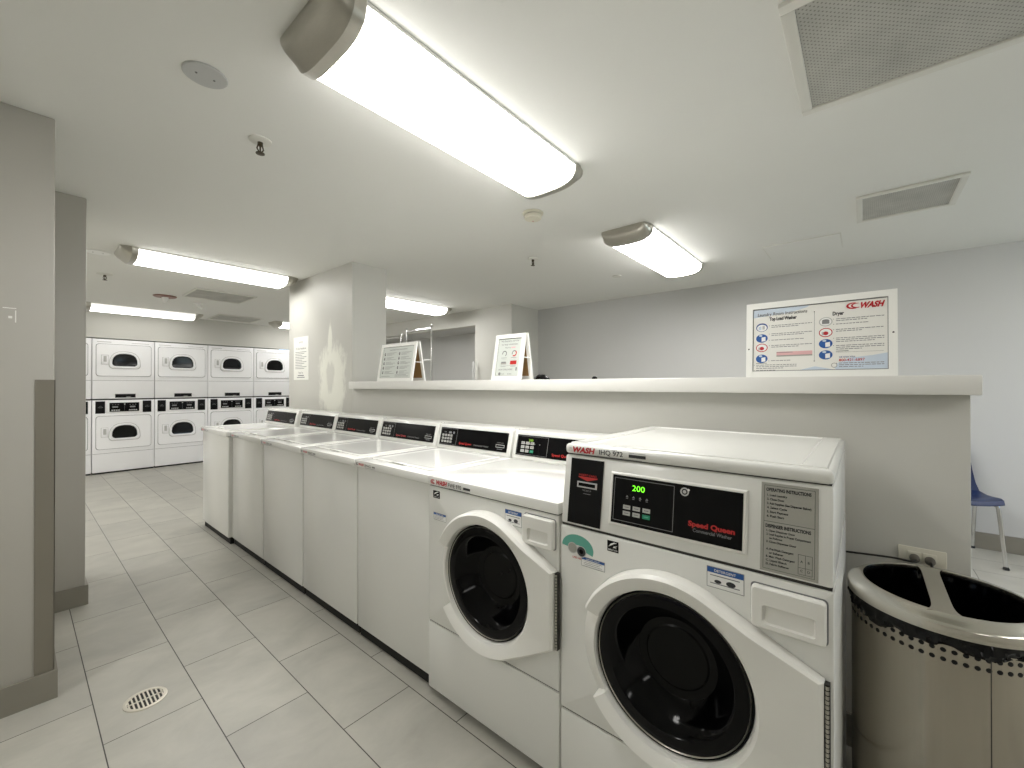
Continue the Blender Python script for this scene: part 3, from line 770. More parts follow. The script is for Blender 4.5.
# ------------------------------------------------------------------ stacked dryers
DW = .683; DY = 8.343
def dshape(cx, cz, w, h, inset=0, n=10):
    """rounded D lying on its flat side: arched top, rounded lower corners"""
    w -= 2*inset; h -= 2*inset; cz0 = cz-h/2; pts = []
    rb = min(.05, h*.25); hw = w/2
    for k in range(n+1):
        t = PI*k/n; c, s = math.cos(t), math.sin(t)
        pts.append((cx+hw*math.copysign(abs(c)**.75, c), cz0+rb+(h-rb)*abs(s)**.8))
    for k in range(1, 6):
        t = PI+k*(PI/2)/6; pts.append((cx-hw+rb+rb*math.cos(t), cz0+rb+rb*math.sin(t)))
    pts.append((cx, cz0))
    for k in range(1, 6):
        t = 1.5*PI+k*(PI/2)/6; pts.append((cx+hw-rb+rb*math.cos(t), cz0+rb+rb*math.sin(t)))
    return pts
def dry_door(r, z0, z1):
    # raised door sheet with an arched window and a pull on its left
    b = MB(); x0, x1 = .044, .64
    def rr(i, y, rad=.035):
        pts = []
        for cx, cz, s in ((x0+i+rad, z0+i+rad, PI), (x1-i-rad, z0+i+rad, 1.5*PI), (x1-i-rad, z1-i-rad, 0), (x0+i+rad, z1-i-rad, .5*PI)):
            for k in range(5):
                t = s+k*PI/8; pts.append((cx+rad*math.cos(t), y, cz+rad*math.sin(t)))
        return pts
    b.rings([rr(-.005, -.0006), rr(-.005, -.0014)], 'grey', cap1=True)
    b.rings([rr(0, -.001), rr(0, -.0115), rr(.0015, -.013)], 'dryer', cap1=True)
    d = b.build('door', r)
    cx, cz, w, h = .345, (z0+z1)/2+.005, .335, .245
    b = MB(); P = lambda pts, y: [(a, y, c) for a, c in pts]
    b.rings([P(dshape(cx, cz, w, h, -.007), -.0131), P(dshape(cx, cz, w, h, -.007), -.0137)], 'lgrey', cap1=True)  # grey outline painted in for the shading round the ring
    b.rings([P(dshape(cx, cz, w, h), -.012), P(dshape(cx, cz, w, h, .002), -.024), P(dshape(cx, cz, w, h, .012), -.029), P(dshape(cx, cz, w, h, .024), -.027), P(dshape(cx, cz, w, h, .03), -.016)], 'dryer')
    b.build('window_ring', d)
    b = MB(); b.rings([P(dshape(cx, cz, w, h, .0295), -.0165), P(dshape(cx, cz, w, h, .05), -.0145)], 'dglass', cap1=True); b.build('window_glass', d)
    b = MB(); b.box(.092, .168, -.0138, -.0128, cz-.071, cz+.069, 'lgrey'); b.box(.096, .164, -.022, -.0128, cz-.067, cz+.065, 'dryer', .004); b.box(.116, .148, -.0235, -.0215, cz-.03, cz+.052, 'lgrey', .0005); b.build('door_handle', d)
def make_dryer():
    r = thing('stacked_dryer', '', 'dryer', group='stacked dryers')
    b = MB()
    b.box(.004, DW-.004, 0, .75, 1.075, 1.934, 'dryer', .006); b.build('upper_cabinet', r)
    b = MB(); b.box(.004, DW-.004, 0, .75, .022, 1.055, 'dryer', .006); b.box(.012, DW-.012, .012, .74, 0, .026, 'toe_shade'); b.box(.01, DW-.01, .015, .74, 1.05, 1.08, 'seam'); b.build('lower_cabinet', r)
    b = MB(); b.box(.008, DW-.008, -.0006, .0005, 1.337, 1.341, 'textgrey'); b.box(.008, DW-.008, -.0006, .0005, .288, .292, 'textgrey'); b.build('panel_seams', r)
    dry_door(r, 1.405, 1.862); dry_door(r, .352, .822)
    b = MB(); b.box(.238, .467, -.003, -.0002, 1.086, 1.146, 'lgrey', .001); b.box(.243, .462, -.0042, -.002, 1.09, 1.141, 'blackmat')
    b.box(.36, .41, -.0046, -.004, 1.093, 1.101, 'lgrey'); b.build('lint_slot', r)
    for x in (.036, .545):
        b = MB(); b.box(x, x+.1, -.006, -.0004, .865, 1.04, 'blackmat', .002); b.frame_(FY(0, -.006, 0))
        b.rect(x+.03, x+.075, .945, .957, 'grey'); b.rect(x+.033, x+.072, .9475, .9545, 'black', .0008); b.text('CARD', x+.05, .965, .007, 'grey', align='c'); b.build('card_reader', r)
    b = MB(); b.box(.146, .54, -.012, -.0004, .866, 1.046, 'dryer', .005); b.build('control_frame', r)
    b = MB(); b.box(.18, .504, -.0165, -.011, .886, 1.016, 'black'); b.frame_(FY(0, -.0165, 0))
    for x in (.2, .39):
        for i in range(4): b.rect(x+i*.024, x+.018+i*.024, .9, .915, 'lgrey')
        for i in range(3): b.rect(x+.006+i*.03, x+.02+i*.03, .985, .992, 'grey')
        b.rect(x+.01, x+.07, .945, .965, 'textgrey')
    b.rect(.341, .3425, .895, 1.008, 'textgrey'); b.disc(.342, .995, .008, 'lgrey'); b.build('control_panel', r)
    b = MB(); b.frame_(FY(0, -.0003, 0)); b.rect(.05, .2, 1.89, 1.898, 'lgrey'); b.rect(.42, .62, 1.89, 1.896, 'lgrey'); b.build('top_lettering', r)
    return r
dr = make_dryer()
DL = ['stacked dryer cut off by the left pier, only a sliver showing', 'stacked dryer fully in view, leftmost of the whole ones', 'stacked dryer with bright reflections in its upper window', 'stacked dryer whose lower half is behind the washer row', 'stacked dryer beside the column, partly hidden by it']
for k in range(5):
    o = dr if k == 0 else copy_tree(dr)
    o.location = (.7035+(k-1)*DW, DY, 0); o['label'] = DL[k]

# ------------------------------------------------------------------ signs on the ledge
LZ = 1.304
def tent_sign(label, y0, y1, h, spread, lean, draw):
    """A-frame sign: printed front towards the aisle, brown back board behind"""
    w = y1-y0
    r = thing('tabletop_sign', label, 'sign', (1.93, y0, LZ), group='A-frame signs on the ledge')
    fw = .026; tp = V((lean, 0, h)); v = tp.normalized(); n = V((-v.z, 0, v.x))
    def leaf(name, x0, sgn):
        vv = V((sgn*lean, 0, h)).normalized(); nn = V((-vv.z, 0, vv.x)); H = math.hypot(lean, h); b = MB()
        F = (V((x0, w, 0)), V((0, -1, 0)), vv, nn)
        t = .012
        for q in ((0, fw, 0, H), (w-fw, w, 0, H), (fw, w-fw, 0, fw), (fw, w-fw, H-fw, H)):
            pts = [(q[0], q[2]), (q[1], q[2]), (q[1], q[3]), (q[0], q[3])]
            off = 0 if sgn > 0 else 0
            b.rings([[F[0]+F[1]*a+F[2]*c+F[3]*hh for a, c in pts] for hh in (-t, 0)], 'frame', cap0=True, cap1=True, smooth=False)
        o = b.build(name, r); return F, H, o
    F, H, o = leaf('front_frame', .0, 1)
    b = MB(); b.frame_((F[0]-F[3]*.006, F[1], F[2], F[3])); 
    pts = [(fw*.8, fw*.8), (w-fw*.8, fw*.8), (w-fw*.8, H-fw*.8), (fw*.8, H-fw*.8)]
    b.rings([[F[0]+F[1]*a+F[2]*c+F[3]*hh for a, c in pts] for hh in (-.009, -.006)], 'signsheet', cap1=True, smooth=False)
    for q in ((fw, fw+.0025, fw, H-fw), (w-fw-.0025, w-fw, fw, H-fw), (fw, w-fw, fw, fw+.0025), (fw, w-fw, H-fw-.004, H-fw)): b.rect(*q, 'grey', .0009)  # grey edge lines paint the frame's shadow onto the sheet
    draw(b, fw, w, H); b.build('printed_sheet', r)
    b = MB()
    b.rings([[F[0]+F[1]*a+F[2]*c+F[3]*hh for a, c in pts] for hh in (-.0115, -.0092)], 'board', cap0=True, smooth=False); b.build('backing_board', r)
    F2, H2, o2 = leaf('rear_frame', spread, -1)
    b = MB(); pts2 = [(fw*.8, fw*.8), (w-fw*.8, fw*.8), (w-fw*.8, H-fw*.8), (fw*.8, H-fw*.8)]
    b.rings([[F2[0]+F2[1]*a+F2[2]*c+F2[3]*hh for a, c in pts2] for hh in (-.005, -.002)], 'board', cap0=True, cap1=True, smooth=False); b.build('rear_board', r)
    zb = h*.48
    b = MB()
    for y in (.006, w-.006): b.tube([(lean*.48, y, zb), (spread-lean*.48, y, zb)], .003, 'frame', 8)
    b.build('spreader_bar', r)
def draw1(b, fw, w, H):
    b.text('Laundry Room Instructions', w/2, H-.055, .012, 'textgrey', width=w*.5, align='c')
    for cx in (.06, w*.55):
        for i in range(5):
            y = H-.085-i*.038
            b.disc(cx, y, .009, 'dark', ry=.012); b.disc(cx+.003, y+.002, .005, 'lgrey', .0008)
            for j in range(3): b.rect(cx+.025, cx+.025+.13-.03*((i+j) % 3), y+.008-j*.009, y+.0105-j*.009, 'textgrey')
    b.rect(.05, w*.35, .04, .043, 'textgrey'); b.rect(w*.5, w-.06, .04, .043, 'textgrey'); b.rect(w*.5, w-.09, .05, .053, 'textgrey')
def draw2(b, fw, w, H):
    b.text('No laundry service', w/2, H-.047, .011, 'textgrey', width=w*.6, align='c'); b.text('for large comforters', w/2, H-.068, .010, 'textgrey', width=w*.56, align='c'); b.text('Please use', w*.45, H-.088, .008, 'textgrey', align='c'); b.rect(w*.56, w*.7, H-.088, H-.081, 'pink')
    def arc(cx, cy, r0, r1, t0, t1, m):
        n = 12
        for k in range(n):
            a, c = t0+(t1-t0)*k/n, t0+(t1-t0)*(k+1)/n
            b.flat([(cx+r0*math.cos(a), cy+r0*math.sin(a)), (cx+r1*math.cos(a), cy+r1*math.sin(a)), (cx+r1*math.cos(c), cy+r1*math.sin(c)), (cx+r0*math.cos(c), cy+r0*math.sin(c))], m)
    arc(w*.35, H-.122, .013, .019, -1, 3.4, 'grey'); arc(w*.68, H-.122, .013, .02, -2.2, 1.0, 'red'); arc(w*.68, H-.122, .013, .019, 1.0, 3.6, 'textgrey')
    for x in (w*.35, w*.68):
        b.rect(x-.022, x+.022, H-.15, H-.1475, 'textgrey'); b.rect(x-.02, x+.02, H-.16, H-.158, 'lgrey')
    b.rect(w*.35-.022, w*.35+.022, H-.19, H-.176, 'plate'); b.rect(w*.35-.018, w*.35+.018, H-.181, H-.173, 'textgrey', .0008); b.rect(w*.68-.025, w*.68+.025, H-.192, H-.168, 'red')
    b.rect(w*.35-.02, w*.35+.02, H-.205, H-.203, 'textgrey'); b.rect(w*.68-.02, w*.68+.02, H-.205, H-.203, 'textgrey')
    b.rect(w*.22, w*.78, .09, .0912, 'textgrey'); b.text('AVOID OVERLOADING', w*.2, .062, .01, 'textgrey', width=w*.48); b.rect(w*.78, w*.82, .058, .08, 'textgrey')
    b.disc(w*.25, .04, .01, 'textgrey'); b.text('wash', w*.31, .036, .008, 'textgrey'); b.text('laundry', w*.52, .036, .008, 'textgrey')
tent_sign('wide white A-frame sign with printed instructions, beside the column', 2.615, 3.085, .305, .125, .052, draw1)
tent_sign('narrow white A-frame sign with red and grey pictures, standing alone mid ledge', 1.557, 1.795, .285, .12, .05, draw2)

# long framed instruction poster on the ledge
PY0, PY1, PH = -.09, .369, .30
r = thing('framed_poster', 'white framed laundry instruction poster standing on the right end of the ledge', 'poster', (1.93, PY0, LZ))
w = PY1-PY0; th = math.radians(3)
vv = V((math.sin(th), 0, math.cos(th))); nn = V((-vv.z, 0, vv.x)); F = (V((0, w, .0005)), V((0, -1, 0)), vv, nn); fw = .0235
b = MB()
for q in ((0, fw, 0, PH), (w-fw, w, 0, PH), (fw, w-fw, 0, fw), (fw, w-fw, PH-fw, PH)):
    pts = [(q[0], q[2]), (q[1], q[2]), (q[1], q[3]), (q[0], q[3])]
    b.rings([[F[0]+F[1]*a+F[2]*c+F[3]*hh for a, c in pts] for hh in (-.014, 0)], 'frame', cap0=True, cap1=True, smooth=False)
b.frame_(F); b.disc(.01, PH*.38, .003, 'dark'); b.disc(w-.011, PH*.5, .003, 'dark')
b.build('frame', r)
b = MB(); pts = [(fw*.8, fw*.8), (w-fw*.8, fw*.8), (w-fw*.8, PH-fw*.8), (fw*.8, PH-fw*.8)]
b.rings([[F[0]+F[1]*a+F[2]*c+F[3]*hh for a, c in pts] for hh in (-.012, -.004)], 'poster', cap0=True, cap1=True, smooth=False)
G = (F[0]-F[3]*.004, F[1], F[2], F[3]); b.frame_(G)
iw, ih = w-2*fw, PH-2*fw
X_ = lambda f: fw+f*iw
Y_ = lambda f: fw+f*ih          # fractions of the printed area, y up
for q in ((0, 1, .985, 1), (0, 1, 0, .01), (0, .005, 0, 1), (.995, 1, 0, 1)): b.rect(X_(q[0]), X_(q[1]), Y_(q[2]), Y_(q[3]), 'grey', .0012)  # thin painted shadow line along the frame's inner edge
b.flat([(X_(0), Y_(.86)), (X_(.30), Y_(.90)), (X_(.44), Y_(.96)), (X_(.47), Y_(1)), (X_(0), Y_(1))], 'sky', .0002)
b.flat([(X_(.66), Y_(0)), (X_(1), Y_(0)), (X_(1), Y_(.23)), (X_(.9), Y_(.2)), (X_(.74), Y_(.17)), (X_(.62), Y_(.06))], 'sky', .0002)
b.flat([(X_(.36), Y_(0)), (X_(.66), Y_(0)), (X_(.5), Y_(.06))], 'sky', .0002)
b.text('Laundry Room Instructions', X_(.04), Y_(.88), .0125, 'grey', width=iw*.40, slant=.12, bold=.02)
b.text('Top Load Washer', X_(.25), Y_(.80), .0135, 'dark', width=iw*.22, align='c', bold=.04)
b.text('Dryer', X_(.668), Y_(.80), .0135, 'dark', width=iw*.08, align='c', bold=.04)
swoosh(b, X_(.725), Y_(.868), .024); b.text('WASH', X_(.808), Y_(.875), .02, 'redd', width=iw*.158, slant=.3, bold=.05)
b.rect(X_(.494), X_(.4965), Y_(.14), Y_(.88), 'textgrey'); b.disc(X_(.495), Y_(.14), .0018, 'dark'); b.disc(X_(.495), Y_(.88), .0018, 'dark')
def icon(fx, fy, kind):
    x, y = X_(fx), Y_(fy); rx, ry = .0205, .0172
    ring = {'w': 'navyprint', 'b': 'blue', 'r': 'redd', 'g': 'dark'}[kind]
    b.disc(x, y, rx, ring if kind != 'g' else 'lgrey', .0004, ry=ry)
    if kind == 'w':
        b.disc(x, y-.002, rx*.84, 'white', .0006, ry=ry*.8); b.rect(x-.012, x-.002, y-.01, y+.004, 'sky', .0008); b.rect(x+.002, x+.01, y-.008, y+.006, 'lgrey', .0008)
    if kind == 'b':
        b.flat([(x-.001, y-.013), (x+.013, y-.011), (x+.013, y+.006), (x-.001, y+.004)], 'white', .0006); b.disc(x-.004, y+.011, .006, 'sky', .0006, ry=.004)
    if kind == 'r':
        b.disc(x, y, rx*.86, 'white', .0006, ry=ry*.82); b.disc(x, y-.003, .008, 'redd', .0008, ry=.007); b.rect(x-.012, x-.006, y-.01, y+.002, 'lgrey', .0008)
    if kind == 'g':
        b.disc(x, y, rx*.84, 'white', .0006, ry=ry*.82); b.rect(x-.011, x+.011, y-.008, y+.004, 'textgrey', .0008); b.disc(x, y+.004, .011, 'grey', .0008, ry=.005, t0=0, t1=PI)
for fy, k in ((.70, 'w'), (.525, 'b'), (.375, 'r'), (.20, 'b')): icon(.077, fy, k)
for fy, k in ((.715, 'g'), (.555, 'r'), (.39, 'b'), (.225, 'b')): icon(.578, fy, k)
def para(fx, fy, n, fw_, k0=0):
    for i in range(n):
        L_ = fw_*(1 if i < n-1 else (.55+.13*((k0+i) % 3)))
        x = X_(fx); y = Y_(fy)-i*.0066
        e = X_(fx+L_); s = x
        while s < e-.002:
            q = min(e, s+.006+.009*random.random()); b.rect(s, q, y, y+.0024, 'textgrey'); s = q+.0022
    b.disc(X_(fx)-.007, Y_(fy)+.001, .0012, 'dark')
for i, (fy, n) in enumerate(((.715, 2), (.585, 2), (.485, 1), (.40, 2))): para(.157, fy, n, .32, i)
b.rect(X_(.2), X_(.48), Y_(.225), Y_(.30), 'pink', .0003); b.rect(X_(.2), X_(.33), Y_(.285), Y_(.292), 'grey', .0005); b.rect(X_(.2), X_(.48), Y_(.225), Y_(.245), 'plate', .0005)
para(.155, .16, 1, .24, 1); b.rect(X_(.03), X_(.12), Y_(.125), Y_(.132), 'dark'); para(.03, .095, 3, .33, 2); para(.03, .01, 1, .3)
for i, (fy, n) in enumerate(((.74, 2), (.665, 1), (.585, 2), (.46, 3), (.35, 3))): para(.652, fy, n, .322, i)
b.rect(X_(.652), X_(.74), Y_(.27), Y_(.277), 'dark'); b.rect(X_(.652), X_(.97), Y_(.255), Y_(.258), 'textgrey')
b.text('WE WANT YOU!', X_(.673), Y_(.175), .0055, 'navyprint', width=iw*.11); b.text('800-421-6897', X_(.673), Y_(.125), .0095, 'redd', width=iw*.175)
para(.673, .095, 3, .30, 1); b.disc(X_(.639), Y_(.07), .009, 'plate'); b.disc(X_(.639), Y_(.07), .007, 'poster', .0006)
b.build('printed_sheet', r)
b = MB(); b.tube([(.018, w/2, PH*.6), (.075, w/2, .003)], .004, 'frame', 8); b.build('easel_strut', r)

# paper notice on the column
b = MB(); b.box(WX-.0022, WX, 4.29, 4.63, 1.327, 1.772, 'paper'); b.frame_(FX(WX-.0022, 4.63, 1.327))
b.text('NOTICE', .17, .38, .018, 'textgrey', align='c'); b.text('To Our Residents', .17, .315, .02, 'grey', width=.24, align='c')
for i in range(11): b.rect(.04, .3-.05*((i*7) % 3), .285-i*.017, .290-i*.017, 'textgrey')
b.text('Thank You', .17, .065, .018, 'grey', align='c'); b.rect(.1, .24, .04, .05, 'grey'); b.rect(.08, .26, .022, .03, 'textgrey')
tag(b.build('paper_notice'), 'white printed paper notice taped to the column', 'notice')

# ------------------------------------------------------------------ outlet and cords
r = thing('wall_outlet', 'ivory double outlet plate on the half wall above the bin', 'outlet', (WX, -.145, .712))
b = MB(); b.box(-.006, -.0004, -.057, .057, -.026, .028, 'outlet', .003); b.build('cover_plate', r)
for y in (.018, -.018):
    b = MB(); b.box(-.009, -.005, y-.016, y+.016, -.012, .014, 'outlet', .003); b.build('socket', r)
def cord(label, yp, pts):
    r = thing('power_cord', label, 'power cord', (WX-.009, yp, .706), group='power cords at the outlet')
    b = MB(); b.lathe([(.013, -.001), (.013, -.012), (.010, -.022), (.005, -.03)], (0, 0, 0), 'plug', 'x', 16, cap0=True, cap1=True); b.build('plug', r)
    b = MB(); b.tube(pts, .0035, 'cord', 8); b.build('cable', r)
def sm(pts, n=8):
    P = [V(p) for p in pts]; out = []
    for i in range(len(P)-1):
        a, p, q, d = P[max(i-1, 0)], P[i], P[i+1], P[min(i+2, len(P)-1)]
        for k in range(n):
            t = k/n; out.append(.5*((2*p)+(-a+q)*t+(2*a-5*p+4*q-d)*t*t+(-a+3*p-3*q+d)*t**3))
    return out+[P[-1]]
cord('black cord from the left socket running left behind the nearest washer', -.127, sm([(-.029, 0, 0), (-.04, .01, -.002), (-.03, .05, -.004), (-.02, .1, -.011), (-.015, .17, -.019), (-.012, .24, -.026)]))
cord('short cord hanging from the right socket behind the steel bin', -.163, sm([(-.029, 0, 0), (-.04, 0, -.01), (-.03, .02, -.08), (-.012, .06, -.25), (-.012, .1, -.5)]))

# ------------------------------------------------------------------ stainless bin
BX, BY_, BR = 1.618, -.163, .2005
r = thing('trash_bin', 'round brushed stainless steel bin with two openings and black liner, right of the washers', 'trash bin', (BX, BY_, 0))
ZT = .704
b = MB(); b.lathe([(BR-.012, .0), (BR-.012, .02), (BR-.009, .022), (BR-.009, .66)], (0, 0, 0), 'steel', seg=96, cap0=True)
for row, z in ((0, .619), (1, .641)):
    for k in range(64):
        t = 2*PI*k/64; R = BR-.0086; ring = []
        for q in range(10):
            a = 2*PI*q/10; ta = t+.0054*math.cos(a)/R; ring.append((R*math.cos(ta), R*math.sin(ta), z+.0054*math.sin(a)))
        b.poly3(ring, 'void')
ts = math.radians(198)
b.tube([((BR-.009)*math.cos(ts), (BR-.009)*math.sin(ts), .02), ((BR-.009)*math.cos(ts), (BR-.009)*math.sin(ts), .655)], .0011, 'seam', 6)
b.build('body', r)
b = MB(); b.lathe([(BR-.011, 0), (BR-.006, .002), (BR-.006, .028), (BR-.01, .03)], (0, 0, 0), 'blackmat', seg=64); b.build('base_band', r)
# liner: crumpled skirt under the rim and the sack hanging inside
b = MB(); rings = []
random.seed(5); ph = [random.random()*6.28 for _ in range(6)]
SEG = 180
for j, (dr_, z) in enumerate(((-.003, ZT-.012), (-.002, ZT-.026), (.0, ZT-.034), (.001, ZT-.041), (.0, ZT-.047), (-.001, ZT-.051), (-.004, ZT-.0525))):
    ring = []
    for k in range(SEG):
        t = 2*PI*k/SEG
        wv = .004*(math.sin(13*t+ph[0]+j*.9)+.8*math.sin(29*t+ph[1]-j*1.2)+.7*math.sin(47*t+ph[2]+j*1.7))*(0, .2, .7, 1, 1, .8, .3)[j]
        dz = (.006*math.sin(5*t+ph[3])+.004*math.sin(11*t+ph[4])+.0025*math.sin(23*t+ph[5]))*(j/6)
        dz -= .011*max(0, math.cos(t-2.2))*(j/6)
        rr_ = BR-.005+dr_+max(-.004, min(wv, .005)); ring.append((rr_*math.cos(t), rr_*math.sin(t), z+dz))
    rings.append(ring)
b.rings(rings, 'bag')
rings = []
for j, (rad, z) in enumerate(((BR-.028, ZT+.008), (BR-.036, .66), (BR-.04, .55), (BR-.05, .42))):
    rings.append([((rad+(.005*math.sin(17*2*PI*k/SEG+j)+.004*math.sin(31*2*PI*k/SEG-j))*(j > 0))*math.cos(2*PI*k/SEG), (rad+(.005*math.sin(17*2*PI*k/SEG+j)+.004*math.sin(31*2*PI*k/SEG-j))*(j > 0))*math.sin(2*PI*k/SEG), z+.006*math.sin(9*2*PI*k/SEG)*(j > 0)) for k in range(SEG)])
b.rings(rings, 'bag', cap1=True); b.build('liner_bag', r)
# lid: shallow domed ring with a cross bar between two openings
b = MB(); RI = BR-.036
b.lathe([(BR-.004, ZT-.026), (BR, ZT-.024), (BR, ZT-.004), (BR-.002, ZT), (BR-.006, ZT+.003), (RI+.006, ZT+.017), (RI+.001, ZT+.0175), (RI, ZT+.014), (RI, ZT+.004)], (0, 0, 0), 'steel_rim', seg=96)
b.lathe([(BR-.004, ZT-.026), (RI, ZT+.004)], (0, 0, 0), 'steel_rim', seg=96)
b.build('rim', r)
b = MB(); lower = []; upper = []
for k in range(25):
    x = -RI-.003+2*(RI+.003)*k/24; f = (abs(x)/RI)**9*.010
    lower.append((x, -.006-f)); upper.append((x, .032+f))
top = [(x, y, ZT+.0172) for x, y in lower+upper[::-1]]; bot = [(x, y, ZT+.006) for x, y, z in top]
b.rings([bot, top], 'steel_rim', cap0=True, cap1=True, smooth=False)
b.build('divider_bar', r)

# ------------------------------------------------------------------ blue chair
r = thing('stacking_chair', 'navy blue plastic chair with chrome legs by the far wall, right of the half wall', 'chair', (4.581, -.485, 0), math.radians(-78))
# local: faces -Y; seat front at y=-.2
b = MB(); rows = []
prof_c = [(-.215, .425), (-.205, .447), (-.17, .455), (-.08, .445), (.02, .437), (.10, .442), (.155, .465), (.185, .52), (.20, .60), (.213, .70), (.222, .78), (.226, .81)]
nx = 13
def shell(off):
    rws = []
    for i, (y, z) in enumerate(prof_c):
        t = i/(len(prof_c)-1)
        hw = .225 if t < .55 else .225-.05*((t-.55)/.45)
        row = []
        for k in range(nx):
            s = -1+2*k/(nx-1); x = hw*s
            cup = .022*abs(s)**3
            if t < .5: zz, yy = z+cup-off, y
            else: zz, yy = z-.02*abs(s)**4*(t > .95), y-cup*1.2+off
            row.append((x, yy, zz))
        rws.append(row)
    return rws
A_, B_ = shell(0), shell(.008)
b.rings(A_, 'navy', closed=False); b.rings(B_, 'navy', closed=False)
edge = lambda R_: R_[0]+[q[-1] for q in R_[1:]]+R_[-1][::-1][1:]+[q[0] for q in R_[::-1]][1:-1]
b.rings([edge(A_), edge(B_)], 'navy', closed=True)
b.build('seat_shell', r)
for sx in (-1, 1):
    b = MB(); b.tube(sm([(sx*.175, -.10, .432), (sx*.195, -.165, .425), (sx*.205, -.185, .40), (sx*.222, -.232, .012)], 5), .0125, 'chrome', 12)
    b.lathe([(.016, 0), (.016, .012), (.012, .022)], (sx*.222, -.232, 0), 'foot', seg=14, cap0=True, cap1=True); b.build('leg', r)
    b = MB(); b.tube(sm([(sx*.175, -.02, .430), (sx*.19, .10, .425), (sx*.2, .125, .40), (sx*.215, .215, .012)], 5), .0125, 'chrome', 12)
    b.lathe([(.016, 0), (.016, .012), (.012, .022)], (sx*.215, .215, 0), 'foot', seg=14, cap0=True, cap1=True); b.build('leg', r)
b = MB()
for y in (-.10, -.02): b.tube([(-.178, y, .431), (.178, y, .431)], .009, 'chrome', 10)
for sx in (-1, 1): b.tube([(sx*.175, -.10, .432), (sx*.175, -.02, .430)], .011, 'chrome', 10)
b.build('under_frame', r)

# ------------------------------------------------------------------ hanging-rail laundry carts in the far room
def make_cart(label, x, y0, y1, top, dx=0):
    w = y1-y0; r = thing('laundry_cart', label, 'laundry cart', (x, y0, 0), group='rail topped laundry carts')
    b = MB(); rr_ = .0105
    b.tube([(0, 0, .16)]+sm([(0, 0, 1.0), (0, 0, top-.03), (0, .03, top), (0, w-.03, top), (0, w, top-.03), (0, w, 1.0)], 6)+[(0, w, .16)], rr_, 'chrome', 12)
    b.tube([(0, 0, 1.575), (0, w, 1.575)], .011, 'wire', 10); b.build('hanging_rail', r)
    b = MB(); D = .42
    for z in (.18, .30, .42, .54, .66, .78): b.tube([(-D, .02, z), (D*.1, .02, z), (D*.1, w-.02, z), (-D, w-.02, z), (-D, .02, z)], .0035, 'chrome', 6)
    for k in range(7):
        y = .02+(w-.04)*k/6
        b.tube([(-D, y, .78), (-D, y, .18), (D*.1, y, .18), (D*.1, y, .78)], .0028, 'chrome', 6)
    b.build('wire_basket', r)
    b = MB()
    for y in (0, w): b.tube([(-D, y, .15), (.06, y, .15)], .012, 'chrome', 8)
    for xx in (-D, .06): b.tube([(xx, 0, .15), (xx, w, .15)], .012, 'chrome', 8)
    b.build('base_frame', r)
    for xx in (-D, .06):
        for y in (0, w):
            b = MB(); b.lathe([(.001, -.014), (.05, -.014), (.05, .014), (.001, .014)], (xx, y, .05), 'foot', 'y', 20); b.tube([(xx, y-.02, .05), (xx, y, .14)], .008, 'chrome', 8); b.build('caster', r)
    return r
make_cart('chrome laundry cart rail seen above the wide sign, the taller right-hand hoop', 3.23, 3.985, 4.47, 1.955)
make_cart('chrome laundry cart rail half hidden by the column, the left-hand hoop', 3.42, 4.865, 5.43, 1.935)

# white post by the alcove opening
b = MB(); b.lathe([(.06, 0), (.06, .012), (.018, .02), (.013, .05), (.013, 1.46), (.016, 1.47), (.016, 1.60), (.008, 1.612)], (4.2, 4.245, 0), 'wire', seg=20, cap0=True, cap1=True)
tag(b.build('white_pole'), 'thin white pole standing at the edge of the alcove opening', 'pole')

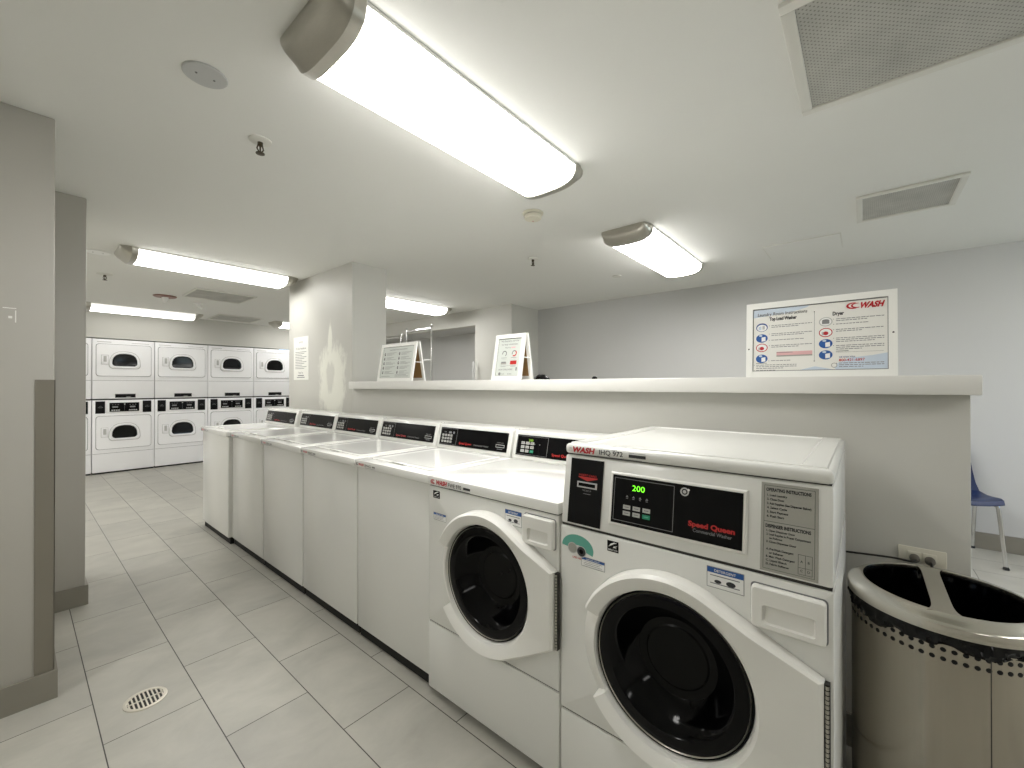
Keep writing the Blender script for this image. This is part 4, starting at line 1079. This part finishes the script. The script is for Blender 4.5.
# crumpled black things lying behind the ledge
def lump(label, x, y, rx, ry, h, seed):
    random.seed(seed); b = MB(); rings = []; n = 28
    for j in range(7):
        f = j/6; a = f*PI/2
        rings.append([((rx*math.cos(a)+.004)*(1+.12*math.sin(5*2*PI*k/n+j)+.05*random.random())*math.cos(2*PI*k/n), (ry*math.cos(a)+.004)*(1+.1*math.sin(3*2*PI*k/n+seed)+.05*random.random())*math.sin(2*PI*k/n), h*math.sin(a)*(1+.12*math.sin(4*2*PI*k/n+j)*(j < 6))) for k in range(n)])
    b.rings(rings, 'bag', cap0=True, cap1=True)
    return tag(b.build('crumpled_bag', loc=(x, y, LZ)), label, 'bag')
lump('black crumpled plastic bag on the ledge behind the narrow sign', 2.085, 1.515, .035, .05, .032, 3)
b = MB(); b.lathe([(.014, 0), (.016, .006), (.013, .014), (.006, .018)], (0, 0, 0), 'blackmat', seg=20, cap0=True, cap1=True)
tag(b.build('bottle_cap', loc=(2.08, 1.147, LZ)), 'tiny dark cap lying on the ledge right of the narrow sign', 'cap')

# ------------------------------------------------------------------ light, camera
wd = bpy.data.worlds.new('World'); SC.world = wd; wd.use_nodes = True
nt = wd.node_tree; bgd = nt.nodes['Background']
sk = nt.nodes.new('ShaderNodeTexSky'); sk.sky_type = 'HOSEK_WILKIE'; sk.turbidity = 3; sk.sun_direction = (-.3, .5, .8)
nt.links.new(sk.outputs[0], bgd.inputs['Color']); bgd.inputs['Strength'].default_value = 7.5

cam = bpy.data.cameras.new('camera'); co = bpy.data.objects.new('camera', cam); COL.objects.link(co)
cam.sensor_width = 36; cam.sensor_fit = 'HORIZONTAL'; cam.lens = 418.2/1024*36; cam.clip_start = .02
yaw, pit, rol = .8719, .0033, .0004
Fv = V((math.sin(yaw)*math.cos(pit), math.cos(yaw)*math.cos(pit), math.sin(pit))); Rv = V((math.cos(yaw), -math.sin(yaw), 0)); Uv = Rv.cross(Fv)
R2 = Rv*math.cos(rol)+Uv*math.sin(rol); U2 = -Rv*math.sin(rol)+Uv*math.cos(rol)
mt = Matrix((R2, U2, -Fv)).transposed().to_4x4(); mt.translation = V((0, 0, 1.2709)); co.matrix_world = mt
SC.camera = co
SC.cycles.diffuse_bounces = 8; SC.cycles.max_bounces = 14
SC.view_settings.view_transform = 'Standard'; SC.view_settings.look = 'None'; SC.view_settings.gamma = 1; SC.view_settings.use_curve_mapping = False
SC.view_settings.exposure = 0.7
